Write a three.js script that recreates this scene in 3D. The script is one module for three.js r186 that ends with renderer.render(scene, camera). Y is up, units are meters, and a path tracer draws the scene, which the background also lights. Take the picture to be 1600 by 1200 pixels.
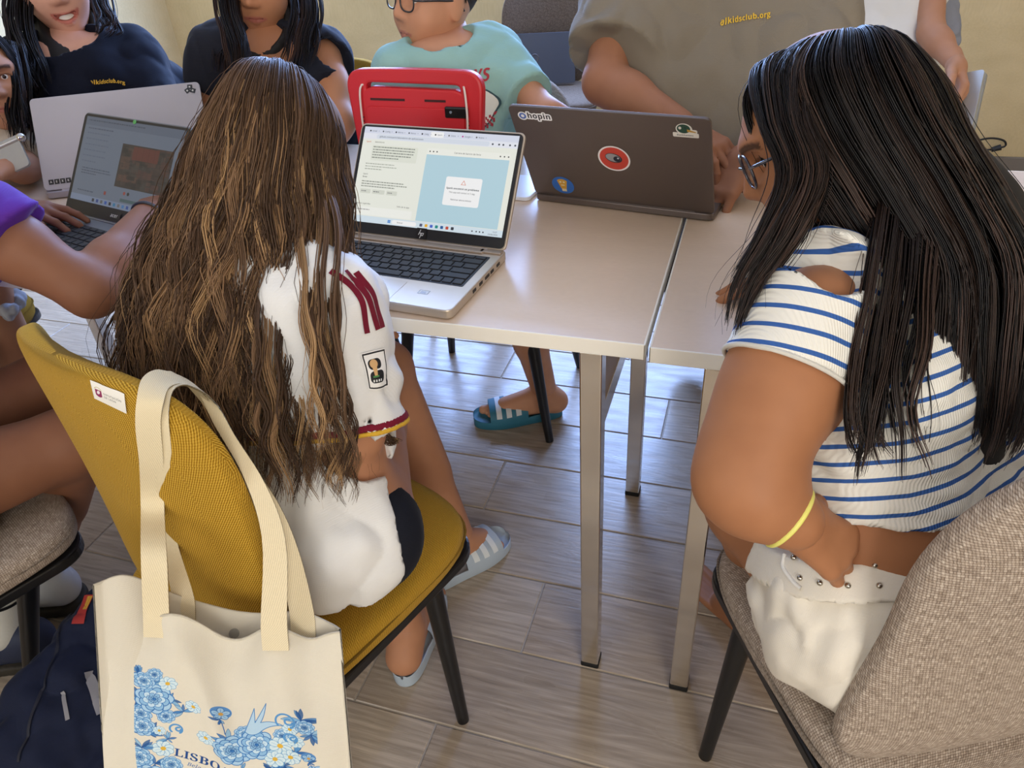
import * as THREE from 'three';
import { mergeGeometries, mergeVertices, toCreasedNormals } from 'three/addons/utils/BufferGeometryUtils.js';
import { RoundedBoxGeometry } from 'three/addons/geometries/RoundedBoxGeometry.js';
import { ImprovedNoise } from 'three/addons/math/ImprovedNoise.js';
import { RectAreaLightUniformsLib } from 'three/addons/lights/RectAreaLightUniformsLib.js';

// ---------------------------------------------------------------- camera, light, exposure
const renderer = new THREE.WebGLRenderer({ antialias: true });
renderer.toneMapping = THREE.LinearToneMapping;
renderer.toneMappingExposure = 0.72;
renderer.shadowMap.enabled = true;
RectAreaLightUniformsLib.init();
const scene = new THREE.Scene();
const FOCAL = 1150, EYE = 1.33, rad = Math.PI / 180;
const camera = new THREE.PerspectiveCamera(2 * Math.atan(600 / FOCAL) / rad, 4 / 3, 0.05, 40);
camera.position.set(0, EYE, 0);
camera.rotation.set(-34.943 * rad, 19.488 * rad, -4.081 * rad, 'YXZ');
camera.updateMatrixWorld(true);
scene.background = new THREE.Color().setRGB(0.75, 0.95, 1.35);          // bright hazy daylight outside
function windowLight(color, intensity, w, h, pos, target) {
  const l = new THREE.RectAreaLight(color, intensity, w, h);
  l.position.set(...pos); l.lookAt(...target); scene.add(l); return l;
}
// daylight entering by the window in the far wall (cool sky) and the wide glazed door behind the photographer
windowLight(new THREE.Color().setRGB(0.38, 0.6, 1.2), 27, 2.5, 1.5, [-1.3, 1.85, -3.96], [-1.3, 1.85, 0]);
windowLight(new THREE.Color().setRGB(1.0, 0.95, 0.86), 11, 1.5, 1.5, [1.35, 1.75, 1.84], [1.35, 1.75, -1]);
windowLight(new THREE.Color().setRGB(1.0, 0.95, 0.87), 4.5, 1.4, 1.4, [-1.5, 1.75, 1.84], [-1.5, 1.75, -1]);

// ---------------------------------------------------------------- helpers
const V = (x, y, z) => new THREE.Vector3(x, y, z);
const CAMM = camera.matrixWorld.clone();
const rayDir = (u, v) => V((u - 800) / FOCAL, -(v - 600) / FOCAL, -1).applyMatrix4(new THREE.Matrix4().extractRotation(CAMM));
const P = (u, v, t) => rayDir(u, v).multiplyScalar(t).add(camera.position);            // pixel and depth along the lens axis
const PY = (u, v, y) => { const d = rayDir(u, v); return d.multiplyScalar((y - EYE) / d.y).add(camera.position); };
const PZ = (u, v, z) => { const d = rayDir(u, v); return d.multiplyScalar(z / d.z).add(camera.position); };
function rngOf(seed) { let a = seed >>> 0; return () => { a = (a + 0x6D2B79F5) >>> 0; let t = a; t = Math.imul(t ^ (t >>> 15), t | 1); t ^= t + Math.imul(t ^ (t >>> 7), t | 61); return ((t ^ (t >>> 14)) >>> 0) / 4294967296; }; }
const perlin = new ImprovedNoise();
const noise = (x, y, z) => perlin.noise(x + 31.7, y + 17.3, z + 53.1);
const clamp = (x, a, b) => Math.min(b, Math.max(a, x));
const mix = (a, b, t) => a + (b - a) * t;
const smooth = (a, b, x) => { const t = clamp((x - a) / (b - a), 0, 1); return t * t * (3 - 2 * t); };
const used = new Map();
function numbered(name) { const n = used.get(name) || 0; used.set(name, n + 1); return n ? name + '_' + String(n).padStart(3, '0') : name; }
function part(name, geo, mat, parent) {
  const m = new THREE.Mesh(geo, mat); m.name = name; m.castShadow = m.receiveShadow = true; parent.add(m); return m;
}
function thing(name, label, category, pos = [0, 0, 0], turn = 0, group) {
  const g = new THREE.Group(); g.name = numbered(name); g.position.set(...pos); g.rotation.y = turn;
  g.userData = { label, category }; if (group) g.userData.group = group; scene.add(g); return g;
}
function solo(name, geo, mat, label, category, group) {
  const m = part(numbered(name), geo, mat, scene); m.userData = { label, category }; if (group) m.userData.group = group; return m;
}
function struct(name, geo, mat) { const m = part(name, geo, mat, scene); m.userData.kind = 'structure'; return m; }
const box = (w, h, d, x = 0, y = 0, z = 0) => new THREE.BoxGeometry(w, h, d).translate(x, y, z);
const rbox = (w, h, d, r, x = 0, y = 0, z = 0, s = 3) => new RoundedBoxGeometry(w, h, d, s, r).translate(x, y, z);
const std = (rgb, roughness = 0.7, extra = {}) => new THREE.MeshStandardMaterial({ color: new THREE.Color(...(Array.isArray(rgb) ? [] : [rgb])), roughness, metalness: 0, ...extra });
const hex = (h) => new THREE.Color(h);
function phys(h, roughness, extra = {}) { return new THREE.MeshPhysicalMaterial({ color: hex(h), roughness, metalness: 0, ...extra }); }
const dark = phys('#17171a', 0.5), blackMetal = phys('#141416', 0.32), chrome = new THREE.MeshPhysicalMaterial({ color: new THREE.Color().setRGB(0.78, 0.75, 0.7), metalness: 1, roughness: 0.13 });
const rubber = phys('#101010', 0.8);
function dataTex(w, h, fn, srgb = true) {
  const d = new Uint8Array(w * h * 4);
  for (let y = 0; y < h; y++) for (let x = 0; x < w; x++) { const c = fn(x, y), i = (y * w + x) * 4; d[i] = clamp(c[0], 0, 255); d[i + 1] = clamp(c[1], 0, 255); d[i + 2] = clamp(c[2], 0, 255); d[i + 3] = c.length > 3 ? c[3] : 255; }
  const t = new THREE.DataTexture(d, w, h, THREE.RGBAFormat); t.magFilter = THREE.LinearFilter; t.minFilter = THREE.LinearMipmapLinearFilter; t.generateMipmaps = true;
  t.wrapS = t.wrapT = THREE.RepeatWrapping; if (srgb) t.colorSpace = THREE.SRGBColorSpace; t.needsUpdate = true; return t;
}
function canvasTex(w, h, draw) {
  const c = document.createElement('canvas'); c.width = w; c.height = h; const g = c.getContext('2d'); draw(g, w, h);
  const t = new THREE.CanvasTexture(c); t.colorSpace = THREE.SRGBColorSpace; t.anisotropy = 8; return t;
}
// a value of noise that tiles over a period
function tileNoise(x, y, px, py, s) { return noise(Math.cos(x / px * 6.2832) * px * s / 6.28, Math.sin(x / px * 6.2832) * px * s / 6.28, Math.cos(y / py * 6.2832) * py * s / 6.28 + Math.sin(y / py * 6.2832) * py * s / 3.1); }
// loft closed loops of equal length into a skin with uv in metres
function loft(rings, capped = true) {
  const n = rings[0].length, pos = [], uv = [], idx = []; let vv = 0;
  rings.forEach((r, i) => {
    if (i) { let s = 0; for (let k = 0; k < n; k++) s += r[k].distanceTo(rings[i - 1][k]); vv += s / n; }
    let uu = 0;
    for (let k = 0; k <= n; k++) { const p = r[k % n]; if (k) uu += p.distanceTo(r[(k - 1) % n]); pos.push(p.x, p.y, p.z); uv.push(uu, vv); }
  });
  for (let i = 0; i + 1 < rings.length; i++) for (let k = 0; k < n; k++) { const a = i * (n + 1) + k, b = a + n + 1; idx.push(a, a + 1, b, b, a + 1, b + 1); }
  if (capped) for (const [i, flip] of [[0, 1], [rings.length - 1, 0]]) {
    const c = V(0, 0, 0); rings[i].forEach((p) => c.add(p)); c.multiplyScalar(1 / n);
    const ci = pos.length / 3; pos.push(c.x, c.y, c.z); uv.push(0, 0);
    for (let k = 0; k < n; k++) { const a = i * (n + 1) + k; flip ? idx.push(ci, a + 1, a) : idx.push(ci, a, a + 1); }
  }
  const g = new THREE.BufferGeometry(); g.setAttribute('position', new THREE.Float32BufferAttribute(pos, 3)); g.setAttribute('uv', new THREE.Float32BufferAttribute(uv, 2)); g.setIndex(idx);
  { let vol = 0; for (let i = 0; i < idx.length; i += 3) { const [a, b, c] = [idx[i] * 3, idx[i + 1] * 3, idx[i + 2] * 3]; vol += pos[a] * (pos[b + 1] * pos[c + 2] - pos[b + 2] * pos[c + 1]) - pos[a + 1] * (pos[b] * pos[c + 2] - pos[b + 2] * pos[c]) + pos[a + 2] * (pos[b] * pos[c + 1] - pos[b + 1] * pos[c]); } if (vol < 0) { for (let i = 0; i < idx.length; i += 3) { const q = idx[i + 1]; idx[i + 1] = idx[i + 2]; idx[i + 2] = q; } g.setIndex(idx); } }
  // normals smoothed over the seam
  g.computeVertexNormals(); const nn = g.attributes.normal;
  for (let i = 0; i < rings.length; i++) { const a = i * (n + 1), b = a + n; const x = nn.getX(a) + nn.getX(b), y = nn.getY(a) + nn.getY(b), z = nn.getZ(a) + nn.getZ(b), l = Math.hypot(x, y, z) || 1; nn.setXYZ(a, x / l, y / l, z / l); nn.setXYZ(b, x / l, y / l, z / l); }
  return g;
}
// a sheet over a grid of points, with a thickness along its normals
function sheet(nu, nv, fn, uvFn) {
  const pos = [], uv = [], idx = [];
  for (let j = 0; j <= nv; j++) for (let i = 0; i <= nu; i++) { const p = fn(i / nu, j / nv); pos.push(p.x, p.y, p.z); const w = uvFn ? uvFn(i / nu, j / nv) : [i / nu, j / nv]; uv.push(w[0], w[1]); }
  for (let j = 0; j < nv; j++) for (let i = 0; i < nu; i++) { const a = j * (nu + 1) + i, b = a + nu + 1; idx.push(a, a + 1, b, b, a + 1, b + 1); }
  const g = new THREE.BufferGeometry(); g.setAttribute('position', new THREE.Float32BufferAttribute(pos, 3)); g.setAttribute('uv', new THREE.Float32BufferAttribute(uv, 2)); g.setIndex(idx); g.computeVertexNormals(); return g;
}
function thicken(g, t) {   // closes a sheet into a thin slab
  const p = g.attributes.position, n = g.attributes.normal, u = g.attributes.uv, N = p.count, pos = [], nor = [], uv = [], idx = [];
  for (let s = 0; s < 2; s++) for (let i = 0; i < N; i++) { const k = s ? -t : 0; pos.push(p.getX(i) + n.getX(i) * k, p.getY(i) + n.getY(i) * k, p.getZ(i) + n.getZ(i) * k); const q = s ? -1 : 1; nor.push(n.getX(i) * q, n.getY(i) * q, n.getZ(i) * q); uv.push(u.getX(i), u.getY(i)); }
  const ix = g.index.array, edges = new Map();
  for (let i = 0; i < ix.length; i += 3) { const [a, b, c] = [ix[i], ix[i + 1], ix[i + 2]]; idx.push(a, b, c, c + N, b + N, a + N); for (const [e, f] of [[a, b], [b, c], [c, a]]) { const k = f + '_' + e; if (edges.has(k)) edges.delete(k); else edges.set(e + '_' + f, [e, f]); } }
  for (const [e, f] of edges.values()) idx.push(f, e, e + N, f, e + N, f + N);
  const o = new THREE.BufferGeometry(); o.setAttribute('position', new THREE.Float32BufferAttribute(pos, 3)); o.setAttribute('normal', new THREE.Float32BufferAttribute(nor, 3)); o.setAttribute('uv', new THREE.Float32BufferAttribute(uv, 2)); o.setIndex(idx); return o;
}
const tube = (pts, r, seg = 24, rs = 8, closed = false) => new THREE.TubeGeometry(new THREE.CatmullRomCurve3(pts, closed), seg, r, rs, closed);
function extr(shape, depth, bevel = 0, curve = 10) { return new THREE.ExtrudeGeometry(shape, { depth, bevelEnabled: bevel > 0, bevelSize: bevel, bevelThickness: bevel, bevelSegments: 2, curveSegments: curve }); }
function rrect(w, h, r, cx = 0, cy = 0, path = new THREE.Shape()) {
  const x = cx - w / 2, y = cy - h / 2; path.moveTo(x + r, y); path.lineTo(x + w - r, y); path.quadraticCurveTo(x + w, y, x + w, y + r); path.lineTo(x + w, y + h - r); path.quadraticCurveTo(x + w, y + h, x + w - r, y + h); path.lineTo(x + r, y + h); path.quadraticCurveTo(x, y + h, x, y + h - r); path.lineTo(x, y + r); path.quadraticCurveTo(x, y, x + r, y); return path;
}
function cyl(a, b, ra, rb, seg = 20) {   // a tapered round bar from a to b
  const d = b.clone().sub(a), g = new THREE.CylinderGeometry(rb, ra, d.length(), seg); g.translate(0, d.length() / 2, 0);
  g.applyQuaternion(new THREE.Quaternion().setFromUnitVectors(V(0, 1, 0), d.normalize())); g.translate(a.x, a.y, a.z); return g;
}
// ---------------------------------------------------------------- room
const wallTex = dataTex(512, 512, (x, y) => { const n = tileNoise(x, y, 512, 512, 0.02) * 8 + tileNoise(x + 99, y + 45, 512, 512, 0.3) * 5; return [214 + n, 191 + n, 145 + n]; });
const wallBump = dataTex(256, 256, (x, y) => { const n = 128 + tileNoise(x, y, 256, 256, 0.5) * 90; return [n, n, n]; }, false);
wallTex.repeat.set(0.8, 0.8); wallBump.repeat.set(6, 6);
const wallMat = new THREE.MeshStandardMaterial({ map: wallTex, bumpMap: wallBump, bumpScale: 0.0012, roughness: 0.85 });
const X0 = -3.4, X1 = 3.2, Z0 = -4.0, Z1 = 1.9, HC = 2.75, WT = 0.18;
function wallWith(w, h, holes) { const s = new THREE.Shape(); s.moveTo(0, 0); s.lineTo(w, 0); s.lineTo(w, h); s.lineTo(0, h); s.closePath(); for (const [a, b, c, d] of holes) { const p = new THREE.Path(); p.moveTo(a, c); p.lineTo(a, d); p.lineTo(b, d); p.lineTo(b, c); p.closePath(); s.holes.push(p); } return new THREE.ExtrudeGeometry(s, { depth: WT, bevelEnabled: false }); }
const openBack = [-2.55 - X0, -0.05 - X0, 1.1, 2.6], openR = [0.6 - X0, 2.1 - X0, 1.0, 2.5], openL = [-2.2 - X0, -0.8 - X0, 1.05, 2.45];
const WW = X1 - X0, DD = Z1 - Z0;
struct('wall_back', wallWith(WW, HC, [openBack]).translate(X0, 0, Z0 - WT), wallMat);
struct('wall_front', wallWith(WW, HC, [openR, openL]).translate(X0, 0, Z1), wallMat);
struct('wall_left', wallWith(DD, HC, []).rotateY(Math.PI / 2).translate(X0 - WT, 0, Z1), wallMat);
struct('wall_right', wallWith(DD, HC, []).rotateY(Math.PI / 2).translate(X1, 0, Z1), wallMat);
struct('ceiling', box(WW + 0.4, 0.12, DD + 0.4, (X0 + X1) / 2, HC + 0.06, (Z0 + Z1) / 2), phys('#efe9dc', 0.9));
const baseMat = phys('#7d746b', 0.5);
struct('baseboard_back', rbox(WW, 0.075, 0.014, 0.004, (X0 + X1) / 2, 0.0375, Z0 + 0.007), baseMat);
struct('baseboard_left', rbox(0.014, 0.075, DD, 0.004, X0 + 0.007, 0.0375, (Z0 + Z1) / 2), baseMat);
struct('baseboard_right', rbox(0.014, 0.075, DD, 0.004, X1 - 0.007, 0.0375, (Z0 + Z1) / 2), baseMat);
const paneMat = new THREE.MeshPhysicalMaterial({ color: 0xffffff, transmission: 1, roughness: 0.02, thickness: 0, ior: 1.5 });
const frameMat = phys('#e9e6df', 0.45);
[[openBack, Z0 - 0.09, 3], [openR, Z1 + 0.09, 2], [openL, Z1 + 0.09, 2]].forEach(([o, z, n], i) => {
  const g = new THREE.Group(); g.name = 'window_' + (i + 1); g.userData.kind = 'structure'; scene.add(g);
  const a = o[0] + X0, b = o[1] + X0, c = o[2], d = o[3], f = 0.05;
  part('window_frame', mergeGeometries([box(b - a, f, 0.06, (a + b) / 2, c + f / 2, z), box(b - a, f, 0.06, (a + b) / 2, d - f / 2, z), ...Array.from({ length: n + 1 }, (_, k) => box(f, d - c - 2 * f, 0.06, mix(a + f / 2, b - f / 2, k / n), (c + d) / 2, z))]), frameMat, g);
  for (let k = 0; k < n; k++) { const w = (b - a - f) / n - f; part('pane', box(w, d - c - 2 * f, 0.004, a + f + w / 2 + k * (w + f), (c + d) / 2, z), paneMat, g); }
});
// floor: wood-look porcelain planks, each its own piece on a bed of grout
const floor = struct('floor', box(WW + 0.4, 0.1, DD + 0.4, (X0 + X1) / 2, -0.0525, (Z0 + Z1) / 2), phys('#aaa196', 0.9));
const TW = 0.1895, TL = 1.137, GAP = 0.0035;
const plankMats = [];
for (let k = 0; k < 4; k++) {
  const rnd = rngOf(900 + k), ox = rnd() * 50, oy = rnd() * 50, base = [[174, 158, 141], [164, 149, 133], [181, 166, 149], [169, 152, 134]][k];
  const W = 1024, Hh = 172, knots = Array.from({ length: 2 }, () => [rnd() * W, rnd() * Hh, 14 + rnd() * 20]);
  const grain = (x, y) => {
    let yy = y; for (const [kx, ky, kr] of knots) { const d2 = ((x - kx) / (kr * 3.2)) ** 2 + ((y - ky) / kr) ** 2; yy += Math.exp(-d2) * (y - ky) * 1.1; }
    const warp = noise(x * 0.004 + ox, yy * 0.012 + oy, 1) * 14;
    const ring = Math.sin((yy + warp) * 0.55 + noise(x * 0.01 + ox, yy * 0.05, 3) * 3) * 0.5 + 0.5;
    const fine = noise(x * 0.02 + ox, yy * 0.75 + oy, 5), mid = noise(x * 0.008, yy * 0.16 + oy, 7 + ox);
    return [ring, fine, mid];
  };
  const map = dataTex(W, Hh, (x, y) => { const [r, f, m] = grain(x, y); const v = r * 9 - 5 + f * 17 + m * 20; return [base[0] + v, base[1] + v * 0.97, base[2] + v * 0.93]; });
  const bump = dataTex(W / 2, Hh / 2, (x, y) => { const [r, f] = grain(x * 2, y * 2); const v = 128 + f * 80 + r * 20; return [v, v, v]; }, false);
  const rough = dataTex(256, 64, (x, y) => { const v = 92 + noise(x * 0.05 + ox, y * 0.12, 2) * 40; return [0, v, 0]; }, false);
  plankMats.push(new THREE.MeshPhysicalMaterial({ map, bumpMap: bump, bumpScale: 0.0006, roughness: 0.82, roughnessMap: rough, metalness: 0, specularIntensity: 0.75 }));
}
function plankGeo(w, d) {   // a slab with a fine chamfer round its top
  const c = 0.0018, hw = w / 2, hd = d / 2, h = 0.008, pos = [], uv = [], idx = [];
  const rings = [[hw, hd, -h], [hw, hd, -c], [hw - c, hd - c, 0]];
  rings.forEach(([x, z, y]) => { for (const [sx, sz] of [[-1, 1], [1, 1], [1, -1], [-1, -1]]) { pos.push(sx * x, y, sz * z); uv.push((sx * x + TL / 2) / TL, (sz * z + TW / 2) / TW); } });
  for (let r = 0; r < 2; r++) for (let k = 0; k < 4; k++) { const a = r * 4 + k, b = r * 4 + (k + 1) % 4; idx.push(a, b, a + 4, a + 4, b, b + 4); }
  idx.push(8, 9, 10, 8, 10, 11);
  const g = new THREE.BufferGeometry(); g.setAttribute('position', new THREE.Float32BufferAttribute(pos, 3)); g.setAttribute('uv', new THREE.Float32BufferAttribute(uv, 2)); g.setIndex(idx);
  return toCreasedNormals(g, 0.3);
}
const plankFull = plankGeo(TL - GAP, TW - GAP), plankCache = new Map(), jointAt = { '-1': -0.444, 0: -0.62, 1: -0.331, 2: -0.86, 3: -0.543, 4: 0.25, 5: -0.146, 6: -0.68, 7: -0.3 };
{
  const rnd = rngOf(77);
  for (let r = -14; r <= 18; r++) {
    const za = -0.682 - TW * r, zb = za - TW; if (za > Z1 + 0.02 || za <= Z0 + 0.02) continue;
    const zn = Math.max(zb, Z0), d = za - zn;
    const j = r in jointAt ? jointAt[r] : X0 + rnd() * TL;
    for (let x = j - Math.ceil((j - X0) / TL) * TL; x < X1; x += TL) {
      const a = Math.max(x, X0), b = Math.min(x + TL, X1); if (b - a < 0.03) continue;
      let g = plankFull;
      if (b - a < TL - 1e-4 || d < TW - 1e-4) { const key = (b - a).toFixed(3) + d.toFixed(3); if (!plankCache.has(key)) plankCache.set(key, plankGeo(b - a - GAP, d - GAP)); g = plankCache.get(key); }
      const m = part('plank', g, plankMats[Math.floor(rnd() * 4)], floor); m.position.set((a + b) / 2, 0, (za + zn) / 2); if (rnd() < 0.5) m.rotation.y = Math.PI;
    }
  }
}
// ---------------------------------------------------------------- tables
const TOP = 0.78;
const tableTexA = dataTex(256, 256, (x, y) => { const n = tileNoise(x, y, 256, 256, 0.05) * 3 + tileNoise(x, y, 256, 256, 0.7) * 3; return [222 + n, 198 + n, 174 + n]; });
const tableMat = new THREE.MeshPhysicalMaterial({ map: tableTexA, roughness: 0.26, specularIntensity: 0.6 });
const edgeMat = phys('#efe9dc', 0.4);
function makeTable(name, label, x0, x1, z0, z1, legX) {
  const t = thing(name, label, 'table', [(x0 + x1) / 2, 0, (z0 + z1) / 2]); const w = x1 - x0, d = z0 - z1, cx = (x0 + x1) / 2, cz = (z0 + z1) / 2;
  part('tabletop', box(w - 0.004, 0.0245, d - 0.004, 0, TOP - 0.01275, 0), tableMat, t);
  part('edge_band', mergeGeometries([rbox(w, 0.025, 0.003, 0.0012, 0, TOP - 0.0125, d / 2 - 0.0015), rbox(w, 0.025, 0.003, 0.0012, 0, TOP - 0.0125, -d / 2 + 0.0015), rbox(0.003, 0.025, d, 0.0012, w / 2 - 0.0015, TOP - 0.0125, 0), rbox(0.003, 0.025, d, 0.0012, -w / 2 + 0.0015, TOP - 0.0125, 0)]), edgeMat, t);
  for (const lx of legX) {
    for (const lz of [z0 - 0.02, -1.4]) {
      part('leg', rbox(0.034, TOP - 0.025 - 0.012, 0.034, 0.003, lx - cx, (TOP - 0.025 + 0.012) / 2, lz - cz), chrome, t);
      part('foot_cap', rbox(0.036, 0.013, 0.036, 0.003, lx - cx, 0.0065, lz - cz), rubber, t);
    }
    part('side_rail', rbox(0.03, 0.045, 0.5, 0.003, lx - cx, 0.62, -1.135 - cz), chrome, t);
  }
  part('apron', box(w - 0.3, 0.04, 0.02, 0, TOP - 0.046, -d / 2 + 0.1), chrome, t);
  return t;
}
makeTable('work_table', 'long white laminate table with chrome legs carrying the open laptops', -1.86, -0.109, -0.871, -1.67, [-1.76, -0.187]);
makeTable('work_table', 'white laminate table butted against the long table beside the striped top', -0.103, 1.5, -0.866, -1.665, [-0.01, 1.4]);

// ---------------------------------------------------------------- upholstered chairs
function weave(base, dark_, light, mode) {
  const N = 256;
  const f = (x, y) => {
    let v;
    if (mode === 'twill') { const p = 13, q = ((x + y * 0.62) % p + p) % p / p; v = Math.sin(q * 6.283) * 0.6 + Math.sin(y * 6.283 / 16) * 0.18; }
    else { const p = 12.8, cx = Math.floor(x / p), cy = Math.floor(y / p), over = (cx + cy) % 2; const a = Math.sin((x / p % 1) * Math.PI), b = Math.sin((y / p % 1) * Math.PI); v = (over ? a * 0.9 + b * 0.3 : b * 0.9 + a * 0.3) - 0.55; v += noise(cx * 3.7, cy * 2.9, 4) * 0.7; }
    return v + tileNoise(x, y, N, N, 0.35) * 0.45;
  };
  const map = dataTex(N, N, (x, y) => { const v = f(x, y); const c = v > 0 ? light : dark_, k = Math.min(1, Math.abs(v)); return [mix(base[0], c[0], k), mix(base[1], c[1], k), mix(base[2], c[2], k)]; });
  const bump = dataTex(N, N, (x, y) => { const v = 128 + f(x, y) * 90; return [v, v, v]; }, false);
  return [map, bump];
}
function fabricMat(m, rep, bumpScale) { m[0].repeat.set(rep, rep); m[1].repeat.set(rep, rep); return new THREE.MeshPhysicalMaterial({ map: m[0], bumpMap: m[1], bumpScale, roughness: 0.92, sheen: 0.25, sheenRoughness: 0.5, sheenColor: new THREE.Color(0.6, 0.55, 0.45), specularIntensity: 0.3 }); }
const mustard = fabricMat(weave([186, 143, 44], [118, 82, 14], [222, 182, 84], 'twill'), 17, 0.0011);
const taupe = fabricMat(weave([150, 134, 120], [96, 82, 72], [206, 192, 178], 'plain'), 15, 0.0012);
const shadedTaupe = fabricMat(weave([104, 90, 78], [66, 55, 47], [140, 124, 110], 'plain'), 15, 0.0012);  // taupe darkened: the dim light on the far chair is put into the colour
const superW = (v, n) => Math.pow(Math.max(0, 1 - Math.pow(Math.abs(v), n)), 1 / n);
function padLoop(n, hw, ht, fn) { const r = []; for (let k = 0; k < n; k++) { const a = k / n * Math.PI * 2, c = Math.cos(a), s = Math.sin(a), e = 2 / 5; r.push(fn(Math.sign(c) * Math.pow(Math.abs(c), e) * hw, Math.sign(s) * Math.pow(Math.abs(s), e * 1.25) * ht)); } return r; }
function makeChair(name, label, mat, pos, turn, opt = {}) {
  const t = thing(name, label, 'chair', pos, turn, opt.group), sh = opt.seat || 0.445, bh = opt.back || 0.885, W = opt.w || 0.222, wTop = opt.wt || 0.215;
  // seat: rings from back to front, local forward is -z
  const seatRings = [], N = 30;
  for (let i = 0; i <= N; i++) {
    const q = -Math.cos(i / N * Math.PI), z = 0.22 - (q + 1) / 2 * 0.45; const hw = Math.max(0.004, W * superW(q, q > 0 ? 4.2 : 6) * (1 - 0.05 * (q < 0 ? -q : 0))), th = Math.max(0.003, 0.036 * superW(q, 7));
    seatRings.push(padLoop(44, hw, th, (x, y) => V(x, sh - 0.036 + y - (q > 0.6 ? (q - 0.6) * 0.02 : 0) + (y > 0 ? -0.010 * (1 - (x / W) ** 2) * (1 - q * q) : 0), z)));
  }
  part('seat', loft(seatRings.reverse()), mat, t);
  const rimPts = []; for (let k = 0; k < 40; k++) { const a = k / 40 * Math.PI * 2, c = Math.cos(a), s = Math.sin(a); rimPts.push(V(Math.sign(c) * Math.pow(Math.abs(c), 0.42) * (W - 0.002), sh - 0.032 - (s < 0 ? 0.004 : 0), -0.005 + Math.sign(s) * Math.pow(Math.abs(s), 0.42) * 0.222)); }
  part('piping', tube(rimPts, 0.0022, 90, 6, true), mat, t);
  part('under_frame', extr(rrect(2 * W - 0.03, 0.41, 0.06), 0.014, 0.004).rotateX(Math.PI / 2).translate(0, sh - 0.07, -0.005), blackMetal, t);
  // backrest: rings from bottom to top, curled round the sitter, leaning back
  const backRings = [], M = 40, y0 = sh - 0.02, lean = opt.lean ?? 0.02, curl = opt.curl ?? 1.2;
  for (let i = 0; i <= M; i++) {
    const q = -Math.cos(i / M * Math.PI), v = (q + 1) / 2, y = y0 + v * (bh - y0);
    const wide = mix(W * (opt.wb ?? 0.84), wTop, smooth(0, 0.55, v)); const hw = Math.max(0.004, wide * (q > 0 ? superW(q, opt.round || 3.4) : superW(q, 8))), th = Math.max(0.003, 0.02 * superW(q, 6));
    backRings.push(padLoop(48, hw, th, (x, d) => V(x, y, (opt.bz ?? 0.235) + lean * v * v + d - curl * x * x * mix(0.3, 1, v))));
  }
  part('backrest', loft(backRings), mat, t);
  for (const [sx, sz] of [[1, -1], [-1, -1], [1, 1], [-1, 1]]) part('leg', cyl(V(sx * (W - 0.052), sh - 0.075, sz < 0 ? (opt.lz ?? -0.115) : 0.12), V(sx * (W + (opt.splay ?? 0.0)), 0.0, sz < 0 ? (opt.fz ?? -0.09) : 0.2), 0.019, 0.0115, 24), blackMetal, t);
  return t;
}
const chairA = makeChair('upholstered_chair', 'mustard yellow upholstered chair with the cotton tote bag hanging from its back', mustard, [-0.635, 0, -0.688], -0.33, { back: 0.925, wt: 0.2, round: 3.8, bz: 0.185, wb: 0.9, curl: 1.3 });
const chairB = makeChair('upholstered_chair', 'taupe woven upholstered chair holding the person in the striped top', taupe, [0.31, 0, -0.79], 0.5, { back: 0.905, w: 0.245, wt: 0.205, wb: 0.98, round: 2.5, curl: 1.0, bz: 0.165 });
const chairC = makeChair('upholstered_chair', 'taupe upholstered chair holding the person in the purple shirt', taupe, [-1.33, 0, -0.53], -0.42, { splay: -0.13, fz: 0.0 });
const chairD = makeChair('upholstered_chair', 'mustard upholstered chair at the end of the long table with a white garment on it', mustard, [-2.05, 0, -1.12], -1.35);
const chairE = makeChair('upholstered_chair', 'mustard upholstered chair behind the girl in the dark sleeveless top', mustard, [-1.24, 0, -1.9], Math.PI + 0.02);
const chairF = makeChair('upholstered_chair', 'taupe upholstered chair by the far wall holding a closed dark laptop', shadedTaupe, [-0.97, 0, -3.58], Math.PI + 0.3);
const chairG = makeChair('upholstered_chair', 'upholstered chair under the boy in the mint shirt, black legs showing beneath table', taupe, [-0.67, 0, -1.735], Math.PI, { fz: -0.185, lz: -0.16 });
// ---------------------------------------------------------------- laptops and tablets
function keycap(w, d) { const g = new THREE.CylinderGeometry(0.5 * Math.SQRT1_2, 0.5 * Math.SQRT1_2 * 1.06, 1, 4, 1).rotateY(Math.PI / 4); g.scale(w / 0.5 * 0.5 * 2 * 0.5, 0.0022, d); return g; }
const keyGeos = new Map();
function keyGeo(w, d) { const k = w.toFixed(4); if (!keyGeos.has(k)) { const h = 0.0018, c = 0.0012, pos = [], idx = [], hw = w / 2, hd = d / 2; [[hw, hd, 0], [hw - c * 0.3, hd - c * 0.3, h * 0.7], [hw - c, hd - c, h]].forEach(([x, z, y]) => { for (const [a, b] of [[-1, 1], [1, 1], [1, -1], [-1, -1]]) pos.push(a * x, y, b * z); }); for (let r = 0; r < 2; r++) for (let q = 0; q < 4; q++) { const a = r * 4 + q, b = r * 4 + (q + 1) % 4; idx.push(a, b, a + 4, a + 4, b, b + 4); } idx.push(8, 9, 10, 8, 10, 11); const g = new THREE.BufferGeometry(); g.setAttribute('position', new THREE.Float32BufferAttribute(pos, 3)); g.setIndex(idx); keyGeos.set(k, toCreasedNormals(g, 0.4)); } return keyGeos.get(k); }
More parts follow.
